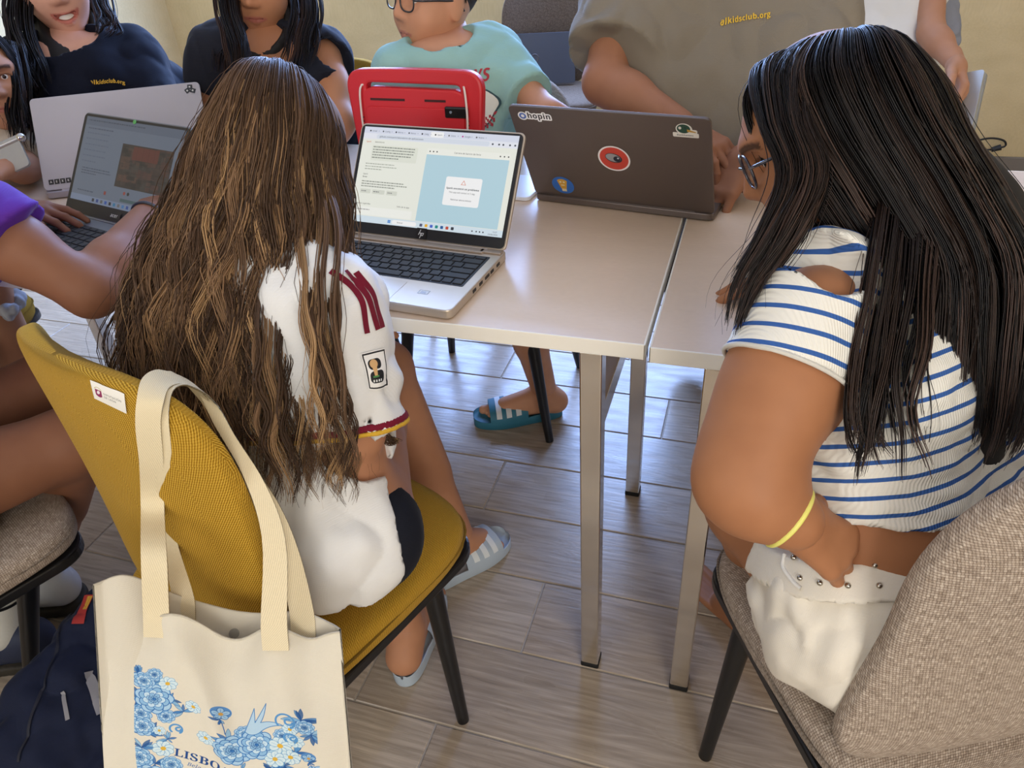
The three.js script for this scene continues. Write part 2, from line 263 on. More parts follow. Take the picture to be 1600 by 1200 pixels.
// local frame: x along the hinge, screen faces +z; origin at the middle of the hinge on the table
function makeLaptop(name, label, o) {
  const t = thing(name, label, 'laptop', [o.x, o.y ?? TOP, o.z], o.rot); const w = o.w, d = o.d, th = o.th || 0.014;
  const body = phys(o.color, o.rough ?? 0.38, { metalness: o.metal ?? 0.55 });
  const lidMat = o.lidColor ? phys(o.lidColor, o.lidRough ?? 0.4, { metalness: o.metal ?? 0.55 }) : body;
  part('base', extr(rrect(w - 0.004, d - 0.004, 0.012), th - 0.005, 0.002).rotateX(-Math.PI / 2).translate(0, 0.0035, d / 2 - 0.012), body, t);
  for (const [sx, sz] of [[-1, 0], [1, 0], [-1, 1], [1, 1]]) part('rubber_foot', new THREE.CylinderGeometry(0.006, 0.006, 0.0025, 12).translate(sx * (w / 2 - 0.03), 0.00125, sz ? d - 0.04 : 0.015), rubber, t);
  const lid = new THREE.Group(); lid.name = 'lid'; lid.position.set(0, th + 0.001, -0.004); lid.rotation.x = -o.tilt; t.add(lid);
  const h = o.h, lt = o.lt || 0.006;
  part('lid_shell', extr(rrect(w - 0.002, h - 0.002, 0.011, 0, h / 2), lt - 0.002, 0.001).translate(0, 0, -lt / 2), lidMat, lid);
  part('bezel', extr(rrect(w - 0.006, h - 0.006, 0.01, 0, h / 2), 0.0008, 0).translate(0, 0, lt / 2), o.bezel || dark, lid);
  if (o.screen) {
    const [sw, shh, sy] = o.screenSize; const map = o.screen;
    part('screen', new THREE.PlaneGeometry(sw, shh).translate(0, sy, lt / 2 + 0.0012), new THREE.MeshStandardMaterial({ color: 0x0a0a0a, roughness: o.screenRough ?? 0.35, emissive: 0xffffff, emissiveMap: map, emissiveIntensity: o.glow ?? 0.8 }), lid);
  }
  part('hinge', new THREE.CylinderGeometry(0.005, 0.005, w * 0.8, 14).rotateZ(Math.PI / 2).translate(0, th - 0.001, -0.004), o.hinge || body, t);
  if (o.keys) {
    const kz = o.keys.z, kw = w - 2 * o.keys.m, pitchZ = o.keys.pz, top = th - 0.0015 + 0.0022;
    part('key_well', extr(rrect(kw + 0.006, pitchZ * 5.62 + 0.006, 0.003), 0.0006, 0).rotateX(-Math.PI / 2).translate(0, top - 0.0003, kz + pitchZ * 2.81), o.well || dark, t);
    const rows = [[...Array(14).fill(1)], [...Array(13).fill(1), 1.9], [1.5, ...Array(12).fill(1), 1.4], [1.8, ...Array(11).fill(1), 2.1], [2.3, ...Array(10).fill(1), 2.6], [1, 1, 1, 1, 5.2, 1, 1, 1, 1, 1, 1]];
    let z = kz; const keyM = o.keyMat || phys('#1b1b1e', 0.55);
    rows.forEach((r, ri) => { const dz = ri ? pitchZ : pitchZ * 0.62, sum = r.reduce((a, b) => a + b, 0); let x = -kw / 2; for (const k of r) { const ww = k / sum * kw; const m = part('key', keyGeo(Math.round((ww - 0.0026) * 5000) / 5000, dz - 0.0026), keyM, t); m.position.set(x + ww / 2, top + 0.0004, z + dz / 2); if (!ri) m.scale.z = 1; x += ww; } z += dz; });
  }
  if (o.pad) part('touchpad', extr(rrect(o.pad[0], o.pad[1], 0.003), 0.0006, 0).rotateX(-Math.PI / 2).translate(0, th + 0.0002, o.pad[2]), phys(o.padColor || o.color, 0.3, { metalness: 0.4 }), t);
  t.userData.lidGroup = undefined; delete t.userData.lidGroup;
  return { t, lid };
}
function textLines(g, x, y, w, n, step, color, h, seed) { const r = rngOf(seed); g.fillStyle = color; for (let i = 0; i < n; i++) { let xx = x; const end = x + w * (i === n - 1 ? 0.45 + r() * 0.3 : 0.9 + r() * 0.1); while (xx < end) { const ww = 6 + r() * 26; g.fillRect(xx, y + i * step, Math.min(ww, end - xx), h); xx += ww + 5; } } }
const hpScreen = canvasTex(1536, 936, (g, W, H) => {
  g.fillStyle = '#f3f5ea'; g.fillRect(0, 0, W, H);
  g.fillStyle = '#dfe4f4'; g.fillRect(0, 0, W, 62);
  g.fillStyle = '#ffffff'; g.beginPath(); g.roundRect(688, 12, 130, 50, 10); g.fill();
  g.font = '19px sans-serif'; ['Gmail', 'Config', 'Micros', 'Banco', 'Códig', 'Spark', 'Inicio', 'Google', 'Nuevo'].forEach((s, i) => { g.fillStyle = ['#3c4043', '#5f6368', '#3c4043', '#5f6368', '#222', '#444', '#777', '#c2439a', '#666'][i]; g.beginPath(); g.arc(66 + i * 134, 38, 8, 0, 7); g.fill(); g.fillStyle = '#5a5f68'; g.fillText(s, 84 + i * 134, 45); g.fillText('×', 150 + i * 134, 45); });
  g.fillStyle = '#eef1fa'; g.fillRect(0, 62, W, 56); g.fillStyle = '#dfe6f2'; g.beginPath(); g.roundRect(140, 68, 1130, 44, 20); g.fill();
  g.fillStyle = '#4a4f58'; g.font = '22px sans-serif'; g.fillText('←  →  ⟳', 16, 98); g.fillText('github.com/spark/laboratorio-de-aplicaciones', 170, 98);
  for (const x of [1300, 1360, 1400, 1462, 1510]) { g.beginPath(); g.arc(x, 90, 9, 0, 7); g.fill(); }
  g.fillStyle = '#d0583c'; g.font = '20px sans-serif'; g.fillText('● Spark', 26, 152); g.fillStyle = '#555'; g.fillText('laboratorio', 130, 152);
  g.fillStyle = '#e9ecdf'; g.beginPath(); g.roundRect(112, 176, 476, 150, 12); g.fill(); textLines(g, 124, 188, 446, 5, 26, '#8d9188', 10, 5);
  textLines(g, 70, 356, 330, 3, 26, '#a5a99f', 8, 8); g.fillStyle = '#555'; g.fillText('Spark', 62, 470); g.font = 'bold 20px sans-serif'; g.fillText('Error', 62, 498);
  textLines(g, 62, 530, 480, 3, 24, '#8a8e86', 9, 9);
  for (const [x, w] of [[62, 110], [190, 130], [340, 110]]) { g.fillStyle = '#dde0d4'; g.beginPath(); g.roundRect(x, 610, w, 42, 8); g.fill(); textLines(g, x + 12, 626, w - 30, 1, 10, '#888', 9, x); }
  g.fillStyle = '#666'; g.font = '20px sans-serif'; g.fillText('Mejoras sugeridas', 30, 760); g.fillText('Fallo de la app', 470, 760); g.fillStyle = '#fafbf4'; g.beginPath(); g.roundRect(24, 784, 610, 80, 12); g.fill(); textLines(g, 60, 806, 200, 1, 20, '#aaa', 9, 2);
  g.fillStyle = '#f8f9f0'; g.fillRect(680, 168, 806, 60); g.fillStyle = '#555'; g.font = '22px sans-serif'; g.fillText('Carrera de barcos de feria', 950, 204); for (const x of [710, 745, 780, 1392, 1430, 1468]) { g.beginPath(); g.arc(x, 198, 7, 0, 7); g.fill(); }
  g.fillStyle = '#bcdce8'; g.fillRect(682, 228, 800, 640);
  g.fillStyle = '#ffffff'; g.beginPath(); g.roundRect(916, 420, 350, 270, 18); g.fill();
  g.strokeStyle = '#e0785a'; g.lineWidth = 4; g.beginPath(); g.moveTo(1091, 450); g.lineTo(1112, 488); g.lineTo(1070, 488); g.closePath(); g.stroke();
  g.textAlign = 'center'; g.fillStyle = '#33373c'; g.font = 'bold 23px sans-serif'; g.fillText('Spark encontró un problema', 1091, 536); g.font = '20px sans-serif'; g.fillStyle = '#666'; g.fillText('This app will restart in 5 seg.', 1091, 572); g.fillStyle = '#33373c'; g.fillText('Reiniciar ahora mismo', 1091, 640); g.textAlign = 'left';
  g.fillStyle = '#dcebf5'; g.fillRect(0, 872, W, 64); g.fillStyle = '#fff'; g.beginPath(); g.roundRect(448, 884, 250, 42, 20); g.fill(); g.fillStyle = '#666'; g.fillText('Buscar', 500, 912);
  g.fillStyle = '#2f7fd6'; for (const [a, b] of [[0, 0], [15, 0], [0, 15], [15, 15]]) g.fillRect(404 + a, 890 + b, 13, 13);
  ['#5a5f7a', '#f2b632', '#4d6bd0', '#1f8f8a', '#2a5f9e', '#c8503c', '#3a3f48'].forEach((c, i) => { g.fillStyle = c; g.beginPath(); g.roundRect(732 + i * 52, 890, 28, 28, 6); g.fill(); });
  g.fillStyle = '#444'; g.font = '18px sans-serif'; g.fillText('13:27', 1440, 900); g.fillText('25/06/2025', 1400, 924); for (const x of [1250, 1290, 1322, 1354]) { g.beginPath(); g.arc(x, 906, 7, 0, 7); g.fill(); }
});
const hp = makeLaptop('laptop', 'open silver laptop with a lit white and pale blue screen at the table edge', { x: -0.5435, z: -1.103, rot: -0.09, w: 0.325, d: 0.222, h: 0.203, tilt: 0.63, color: '#c4b6a6', metal: 0.6, th: 0.016, screen: hpScreen, screenSize: [0.306, 0.1745, 0.109], glow: 1.15, keys: { z: 0.026, m: 0.019, pz: 0.0185 }, pad: [0.105, 0.062, 0.172], padColor: '#b9ab9b' });
{
  const w = 0.325, th = 0.016;
  part('hinge_cover', rbox(0.255, 0.004, 0.016, 0.0015, 0, th + 0.002, 0.008), phys('#b3a08e', 0.35, { metalness: 0.6 }), hp.t);
  part('port_strip', mergeGeometries([0.03, 0.055, 0.075, 0.1, 0.125].map((z, i) => box(0.001, 0.005, i === 2 ? 0.016 : 0.012, w / 2 + 0.0002, 0.0085, z))), dark, hp.t);
  part('hinge_block', rbox(0.04, 0.004, 0.012, 0.0015, 0.14, th + 0.002, 0.006), phys('#b3a08e', 0.35, { metalness: 0.6 }), hp.t);
  part('sticker', new THREE.PlaneGeometry(0.018, 0.012).rotateX(-Math.PI / 2).translate(0.095, th + 0.0006, 0.166), new THREE.MeshStandardMaterial({ map: canvasTex(96, 64, (g) => { g.fillStyle = '#4a4f58'; g.fillRect(0, 0, 96, 64); g.fillStyle = '#d9dde0'; g.fillRect(4, 4, 88, 56); g.fillStyle = '#3a62a8'; g.font = 'bold 20px sans-serif'; g.fillText('intel', 22, 34); g.fillRect(22, 44, 50, 6); }), roughness: 0.4 }), hp.t);
  part('logo', new THREE.PlaneGeometry(0.02, 0.02).translate(0, 0.0125, 0.0055), new THREE.MeshStandardMaterial({ map: canvasTex(128, 128, (g) => { g.fillStyle = '#101012'; g.fillRect(0, 0, 128, 128); g.strokeStyle = '#c9c9c9'; g.lineWidth = 8; for (const l of [[52, 18, 30, 80], [38, 58, 62, 58], [64, 56, 56, 82], [70, 58, 50, 116], [70, 58, 92, 58], [94, 56, 84, 84], [84, 84, 62, 84]]) { g.beginPath(); g.moveTo(l[0], l[1]); g.lineTo(l[2], l[3]); g.stroke(); } }), roughness: 0.4 }), hp.lid);
}
const acerScreen = canvasTex(1024, 600, (g, W, H) => {
  g.fillStyle = '#8a97ad'; g.fillRect(0, 0, W, H); g.fillStyle = '#7d89a0'; g.fillRect(0, 0, W, 52); g.fillRect(0, 52, W, 8); textLines(g, 30, 20, 900, 1, 12, '#5c667c', 9, 3); textLines(g, 40, 76, 380, 1, 12, '#66708a', 9, 4);
  textLines(g, 40, 110, 260, 6, 40, '#7a86a0', 9, 11); textLines(g, 60, 360, 330, 3, 18, '#5f6a82', 8, 12); textLines(g, 60, 520, 300, 1, 18, '#5f6a82', 8, 14);
  const r = rngOf(6); g.fillStyle = '#4a413f'; g.fillRect(440, 150, 520, 300); for (let i = 0; i < 160; i++) { g.fillStyle = ['#3c3634', '#5b4a45', '#6e4a42', '#322f30', '#54524e', '#7a564a'][i % 6]; g.globalAlpha = 0.6; const x = 440 + r() * 490, y = 150 + r() * 270; g.fillRect(x, y, Math.min(20 + r() * 80, 960 - x), Math.min(10 + r() * 40, 450 - y)); } g.globalAlpha = 1; g.fillStyle = '#7b4038'; g.fillRect(560, 160, 260, 90); g.fillStyle = '#6a3530'; for (let i = 0; i < 4; i++) g.fillRect(600 + i * 60, 160, 4, 90);
  g.fillStyle = '#b04a44'; g.fillRect(350, 500, 22, 24); g.fillStyle = '#c05a50'; g.beginPath(); g.arc(560, 486, 12, 0, 7); g.fill(); g.fillStyle = '#333'; g.beginPath(); g.arc(600, 486, 12, 0, 7); g.fill(); g.fillStyle = '#5c7a80'; g.fillRect(530, 524, 300, 22);
  g.fillStyle = '#9fb0d0'; g.fillRect(0, 556, W, 44); ['#334', '#35a', '#777', '#36c', '#223', '#49c', '#888', '#59d', '#46b'].forEach((c, i) => { g.fillStyle = c; g.fillRect(240 + i * 46, 566, 24, 22); });
});
const acer = makeLaptop('laptop', 'open dark grey laptop with a dim screen under the hands of the purple sleeve', { x: -1.195, z: -1.075, rot: -0.24, w: 0.335, d: 0.225, h: 0.209, tilt: 0.62, color: '#777a80', metal: 0.4, th: 0.017, screen: acerScreen, screenSize: [0.31, 0.172, 0.115], glow: 0.48, keys: { z: 0.03, m: 0.018, pz: 0.0185 }, pad: [0.105, 0.06, 0.178], padColor: '#6d7076', bezel: phys('#26241f', 0.5) });
part('logo', new THREE.PlaneGeometry(0.04, 0.013).translate(0, 0.0145, 0.0052), new THREE.MeshStandardMaterial({ map: canvasTex(192, 64, (g) => { g.fillStyle = '#26241f'; g.fillRect(0, 0, 192, 64); g.fillStyle = '#c9c9c4'; g.font = 'italic bold 52px sans-serif'; g.fillText('acer', 36, 48); }), roughness: 0.5 }), acer.lid);
part('webcam_cover', new THREE.CylinderGeometry(0.0042, 0.0042, 0.0014, 20).rotateX(Math.PI / 2).translate(0, 0.2025, 0.0048), phys('#5fae5a', 0.6), acer.lid);
part('sticker', new THREE.PlaneGeometry(0.02, 0.014).rotateX(-Math.PI / 2).translate(0.02, 0.0176, 0.168), new THREE.MeshStandardMaterial({ map: canvasTex(80, 56, (g) => { g.fillStyle = '#b8493c'; g.fillRect(0, 0, 40, 56); g.fillStyle = '#d9a03c'; g.fillRect(40, 0, 40, 28); g.fillStyle = '#6d88b8'; g.fillRect(40, 28, 40, 28); }), roughness: 0.5 }), acer.t);
// the lids seen from behind: their screens face the far side
const mac = makeLaptop('laptop', 'open space-grey laptop seen from behind with four round and shaped stickers on lid', { x: -0.2285, z: -1.352, rot: Math.PI - 0.156, w: 0.357, d: 0.245, h: 0.222, tilt: 0.48, color: '#6d625c', metal: 0.55, rough: 0.42, th: 0.014, keys: { z: 0.03, m: 0.025, pz: 0.0188 }, pad: [0.15, 0.09, 0.185] });
const white = makeLaptop('laptop', 'open pale silver laptop seen from behind with a black sticker on its lid corner', { x: -1.347, z: -1.305, rot: Math.PI + 0.5, w: 0.369, d: 0.24, h: 0.208, tilt: -0.6, color: '#b3aeb3', metal: 0.35, rough: 0.42, th: 0.016 });
function decal(w, h, tex, x, y, parent, name = 'sticker', rot = 0) {   // a thin sticker on the outer face of a lid
  const m = part(name, new THREE.PlaneGeometry(w, h).rotateZ(rot).rotateY(Math.PI).translate(x, y, -0.0046), new THREE.MeshStandardMaterial({ map: tex, roughness: 0.45, transparent: true, alphaTest: 0.5 }), parent); return m;
}
// on a lid seen from behind, image left is local +x
decal(0.07, 0.0255, canvasTex(280, 102, (g) => { g.clearRect(0, 0, 280, 102); g.font = 'bold 66px sans-serif'; g.lineJoin = 'round'; g.lineWidth = 22; g.strokeStyle = '#f4f2f0'; g.strokeText('hopin', 84, 64); g.beginPath(); g.arc(50, 48, 26, 0, 7); g.stroke(); g.fillStyle = '#f4f2f0'; g.fill(); g.lineWidth = 14; g.strokeStyle = '#5a74b8'; g.beginPath(); g.arc(50, 48, 20, 0, 7); g.stroke(); g.fillStyle = '#26242a'; g.fillText('hopin', 84, 64); }), 0.131, 0.201, mac.lid);
decal(0.061, 0.061, canvasTex(256, 256, (g) => { g.clearRect(0, 0, 256, 256); g.fillStyle = '#efe6e2'; g.beginPath(); g.arc(128, 128, 126, 0, 7); g.fill(); g.fillStyle = '#cc4436'; g.beginPath(); g.arc(128, 128, 112, 0, 7); g.fill(); g.fillStyle = '#2b2a2e'; g.beginPath(); g.ellipse(126, 122, 66, 46, 0.25, 0, 7); g.fill(); g.fillStyle = '#9a9a9c'; g.beginPath(); g.ellipse(122, 120, 58, 39, 0.25, 0, 7); g.fill(); g.fillStyle = '#1c2436'; g.beginPath(); g.ellipse(150, 130, 27, 27, 0, 0, 7); g.fill(); g.fillStyle = '#c8ccd4'; g.beginPath(); g.arc(160, 122, 8, 0, 7); g.fill(); }), -0.004, 0.118, mac.lid);
decal(0.046, 0.046, canvasTex(256, 256, (g) => { g.clearRect(0, 0, 256, 256); g.fillStyle = '#2f6fc4'; g.beginPath(); g.arc(128, 128, 126, 0, 7); g.fill(); g.fillStyle = '#dba63a'; g.beginPath(); g.moveTo(70, 60); g.quadraticCurveTo(128, 10, 186, 60); g.lineTo(160, 180); g.lineTo(100, 180); g.closePath(); g.fill(); g.fillStyle = '#e8d9b0'; g.fillRect(104, 180, 54, 40); g.fillStyle = '#f3e6bd'; g.fillRect(96, 70, 22, 22); g.fillRect(136, 70, 22, 22); g.fillRect(108, 120, 40, 14); }), 0.112, 0.034, mac.lid);
decal(0.045, 0.03, canvasTex(270, 180, (g) => { g.clearRect(0, 0, 270, 180); g.fillStyle = '#efeadd'; g.beginPath(); g.ellipse(120, 72, 82, 70, 0, 0, 7); g.fill(); g.beginPath(); g.roundRect(130, 74, 120, 50, 20); g.fill(); g.beginPath(); g.roundRect(6, 118, 258, 58, 14); g.fill(); g.fillStyle = '#1f4a3a'; g.beginPath(); g.ellipse(116, 70, 66, 56, 0, 0, 7); g.fill(); g.fillStyle = '#c79a3c'; g.beginPath(); g.moveTo(150, 72); g.lineTo(238, 102); g.lineTo(236, 112); g.lineTo(150, 104); g.closePath(); g.fill(); g.fillStyle = '#e9e4d8'; g.beginPath(); g.ellipse(80, 62, 15, 18, 0, 0, 7); g.fill(); g.fillStyle = '#15202a'; g.beginPath(); g.arc(132, 56, 9, 0, 7); g.fill(); g.fillStyle = '#4a4a48'; g.font = 'bold 26px sans-serif'; g.fillText('DuckHunters', 46, 158); }), -0.137, 0.196, mac.lid);
decal(0.027, 0.024, canvasTex(128, 112, (g) => { g.clearRect(0, 0, 128, 112); g.fillStyle = '#2a2c30'; for (const [x, y, r] of [[62, 26, 0.1], [32, 62, -0.5], [88, 68, 0.35]]) { g.save(); g.translate(x, y); g.rotate(r); g.fillRect(-26, -24, 52, 48); g.fillStyle = '#c9c7c4'; g.fillRect(-12, -10, 18, 18); g.fillStyle = '#2a2c30'; g.restore(); } }), -0.163, 0.191, white.lid);
decal(0.05, 0.013, canvasTex(220, 56, (g) => { g.clearRect(0, 0, 220, 56); ['A', 'E', 'X', 'K'].forEach((c, i) => { g.fillStyle = '#1d1c1c'; g.fillRect(4 + i * 54, 4, 46, 48); g.fillStyle = '#ded8d0'; g.font = 'bold 30px sans-serif'; g.fillText(c, 16 + i * 54, 38); }); }), 0.148, 0.018, white.lid);
// closed laptop leaning on the far chair
{
  const g = thing('laptop', 'closed blue-grey laptop standing on the taupe chair by the far wall', 'laptop', [0, 0, 0]);
  const c0 = PY(852, 123, 0.455), w = 0.33; g.position.copy(c0); g.position.y = 0.45; g.position.z += 0.07; g.rotation.y = 0.2;
  const shell = part('lid', extr(rrect(w, 0.225, 0.01, 0, 0.1125), 0.016, 0.001).rotateX(-0.16), phys('#535969', 0.42, { metalness: 0.4 }), g);
  part('logo', new THREE.TorusGeometry(0.018, 0.0022, 8, 32).translate(-0.03, 0.115, 0.0178).rotateX(-0.16), phys('#77747a', 0.3, { metalness: 0.7 }), shell);
}
// red tablet case with carrying handle
{
  const red = phys('#c8222b', 0.42), t = thing('tablet_case', 'bright red rubber tablet case with carrying handle and white cords', 'tablet case', [-0.661, TOP + 0.004, -1.395], -0.04);
  const body = new THREE.Group(); body.name = 'case'; body.rotation.x = -0.085; t.add(body);
  const W = 0.287, Hh = 0.232, s = new THREE.Shape(); s.moveTo(-0.115, 0); s.lineTo(0.115, 0); s.quadraticCurveTo(0.128, 0, 0.13, 0.012); s.bezierCurveTo(0.134, 0.06, 0.138, 0.12, W / 2, 0.19); s.bezierCurveTo(0.147, 0.222, 0.13, Hh - 0.002, 0.105, Hh - 0.002); s.bezierCurveTo(0.06, Hh, -0.06, Hh, -0.105, Hh - 0.002); s.bezierCurveTo(-0.13, Hh - 0.002, -0.147, 0.222, -W / 2, 0.19); s.bezierCurveTo(-0.138, 0.12, -0.134, 0.06, -0.13, 0.012); s.quadraticCurveTo(-0.128, 0, -0.115, 0);
  const slot = new THREE.Path(); slot.moveTo(-0.108, 0.192); slot.quadraticCurveTo(-0.112, 0.213, -0.09, 0.2145); slot.lineTo(0.09, 0.2125); slot.quadraticCurveTo(0.112, 0.2115, 0.106, 0.189); slot.lineTo(0.09, 0.194); slot.lineTo(-0.09, 0.197); slot.closePath(); s.holes.push(slot);
  const cam = 0;
  part('shell', extr(s, 0.014, 0.005, 16).translate(0, 0, -0.007), red, body);
  const grooves = new THREE.Shape(); part('back_panel', extr(rrect(0.215, 0.15, 0.012, 0, 0.088), 0.003, 0.0015).translate(0, 0, 0.0115), red, body);
  part('slot_recess', mergeGeometries([rbox(0.078, 0.0045, 0.001, 0.0004, -0.058, 0.178, 0.0124), rbox(0.046, 0.0045, 0.001, 0.0004, 0.048, 0.178, 0.0124)]), phys('#3a0d10', 0.7), body);
  part('camera_window', rbox(0.05, 0.022, 0.008, 0.0035, 0.094, 0.158, 0.0142), phys('#0c0c0e', 0.2), body);
  part('camera_lens', new THREE.CylinderGeometry(0.0028, 0.0028, 0.0015, 16).rotateX(Math.PI / 2).translate(0.083, 0.159, 0.0186), phys('#7d8590', 0.2), body);
  part('speaker_hole', mergeGeometries([0, 1, 2, 3].flatMap((k) => [new THREE.CylinderGeometry(0.0014, 0.0014, 0.001, 8).rotateX(Math.PI / 2).translate(0.118, 0.118 + k * 0.008, 0.0122), new THREE.CylinderGeometry(0.0014, 0.0014, 0.001, 8).rotateX(Math.PI / 2).translate(-0.118, 0.118 + k * 0.008, 0.0122)])), phys('#3a0d10', 0.7), body);
  const cord = phys('#e2d3cc', 0.85); for (const sx of [-1, 1]) part('cord', tube([V(sx * 0.105, 0.205, 0.002), V(sx * 0.113, 0.204, 0.0145), V(sx * 0.118, 0.15, 0.0185), V(sx * 0.113, 0.08, 0.02), V(sx * 0.1, 0.012, 0.019)], 0.0022, 30, 8), cord, body);
  part('stand', rbox(0.12, 0.01, 0.07, 0.004, 0, 0.006, -0.03), red, t);
}
// flat white tablet lying behind the silver laptop
{ const c = PY(833, 306, TOP + 0.008); solo('tablet', extr(rrect(0.16, 0.12, 0.012), 0.005, 0.0015).rotateX(-Math.PI / 2).rotateY(-0.12).translate(c.x - 0.08, TOP + 0.0017, c.z - 0.058), phys('#e4e4ea', 0.3), 'thin white tablet lying flat on table between silver and grey laptops', 'tablet'); }
// ---------------------------------------------------------------- smooth bodies: distance fields meshed with surface nets
const lenv = (x, y, z) => Math.sqrt(x * x + y * y + z * z);
function smin(a, b, k) { const h = Math.max(k - Math.abs(a - b), 0) / k; return Math.min(a, b) - h * h * k * 0.25; }
function cone(a, b, ra, rb, k = 0.03, cut = 0) {   // tapered capsule; cut: a flat end at b
  const dx = b.x - a.x, dy = b.y - a.y, dz = b.z - a.z, L = dx * dx + dy * dy + dz * dz || 1e-9, l = Math.sqrt(L);
  const f = (x, y, z) => { const px = x - a.x, py = y - a.y, pz = z - a.z, q = (px * dx + py * dy + pz * dz) / L, h = q < 0 ? 0 : q > 1 ? 1 : q; const d = lenv(px - dx * h, py - dy * h, pz - dz * h) - (ra + (rb - ra) * h); return cut ? Math.max(d, (q - 1) * l) : d; };
  f.k = k; const r = Math.max(ra, rb); f.lo = [Math.min(a.x, b.x) - r, Math.min(a.y, b.y) - r, Math.min(a.z, b.z) - r]; f.hi = [Math.max(a.x, b.x) + r, Math.max(a.y, b.y) + r, Math.max(a.z, b.z) + r]; return f;
}
function ball(c, r, k = 0.03) { return cone(c, V(c.x, c.y + 1e-4, c.z), r, r, k); }
function ellip(c, rx, ry, rz, X, Y, Z, k = 0.03) {
  const f = (x, y, z) => { const px = x - c.x, py = y - c.y, pz = z - c.z; const a = (px * X.x + py * X.y + pz * X.z) / rx, b = (px * Y.x + py * Y.y + pz * Y.z) / ry, d = (px * Z.x + py * Z.y + pz * Z.z) / rz; const k0 = lenv(a, b, d), k1 = lenv(a / rx, b / ry, d / rz); return k1 > 1e-9 ? k0 * (k0 - 1) / k1 : -Math.min(rx, ry, rz); };
  f.k = k; const r = Math.max(rx, ry, rz); f.lo = [c.x - r, c.y - r, c.z - r]; f.hi = [c.x + r, c.y + r, c.z + r]; return f;
}
function union(list) { const f = (x, y, z) => { let d = 1e3; for (const p of list) d = smin(d, p(x, y, z), p.k); return d; }; f.lo = [0, 1, 2].map((i) => Math.min(...list.map((p) => p.lo[i]))); f.hi = [0, 1, 2].map((i) => Math.max(...list.map((p) => p.hi[i]))); return f; }
function carve(f, g, k = 0.006) { const r = (x, y, z) => { const a = f(x, y, z), b = -g(x, y, z), h = Math.max(k - Math.abs(a - b), 0) / k; return Math.max(a, b) + h * h * k * 0.25; }; r.lo = f.lo; r.hi = f.hi; return r; }
function below(f, p, n) { const r = (x, y, z) => Math.max(f(x, y, z), (x - p.x) * n.x + (y - p.y) * n.y + (z - p.z) * n.z); r.lo = f.lo; r.hi = f.hi; return r; }
function folds(f, amp, s, stretch = [1, 1, 1], seed = 0) { const r = (x, y, z) => { const d = f(x, y, z); if (d > 0.04 || d < -0.04) return d; const a = noise(x * s * stretch[0] + seed, y * s * stretch[1], z * s * stretch[2]), b = noise(x * s * 2.3 * stretch[0], y * s * 2.3 * stretch[1] + seed, z * s * 2.3 * stretch[2]); return d + amp * (1 - 2 * Math.abs(a) * 1.6) * 0.7 + amp * 0.45 * b; }; r.lo = f.lo; r.hi = f.hi; return r; }
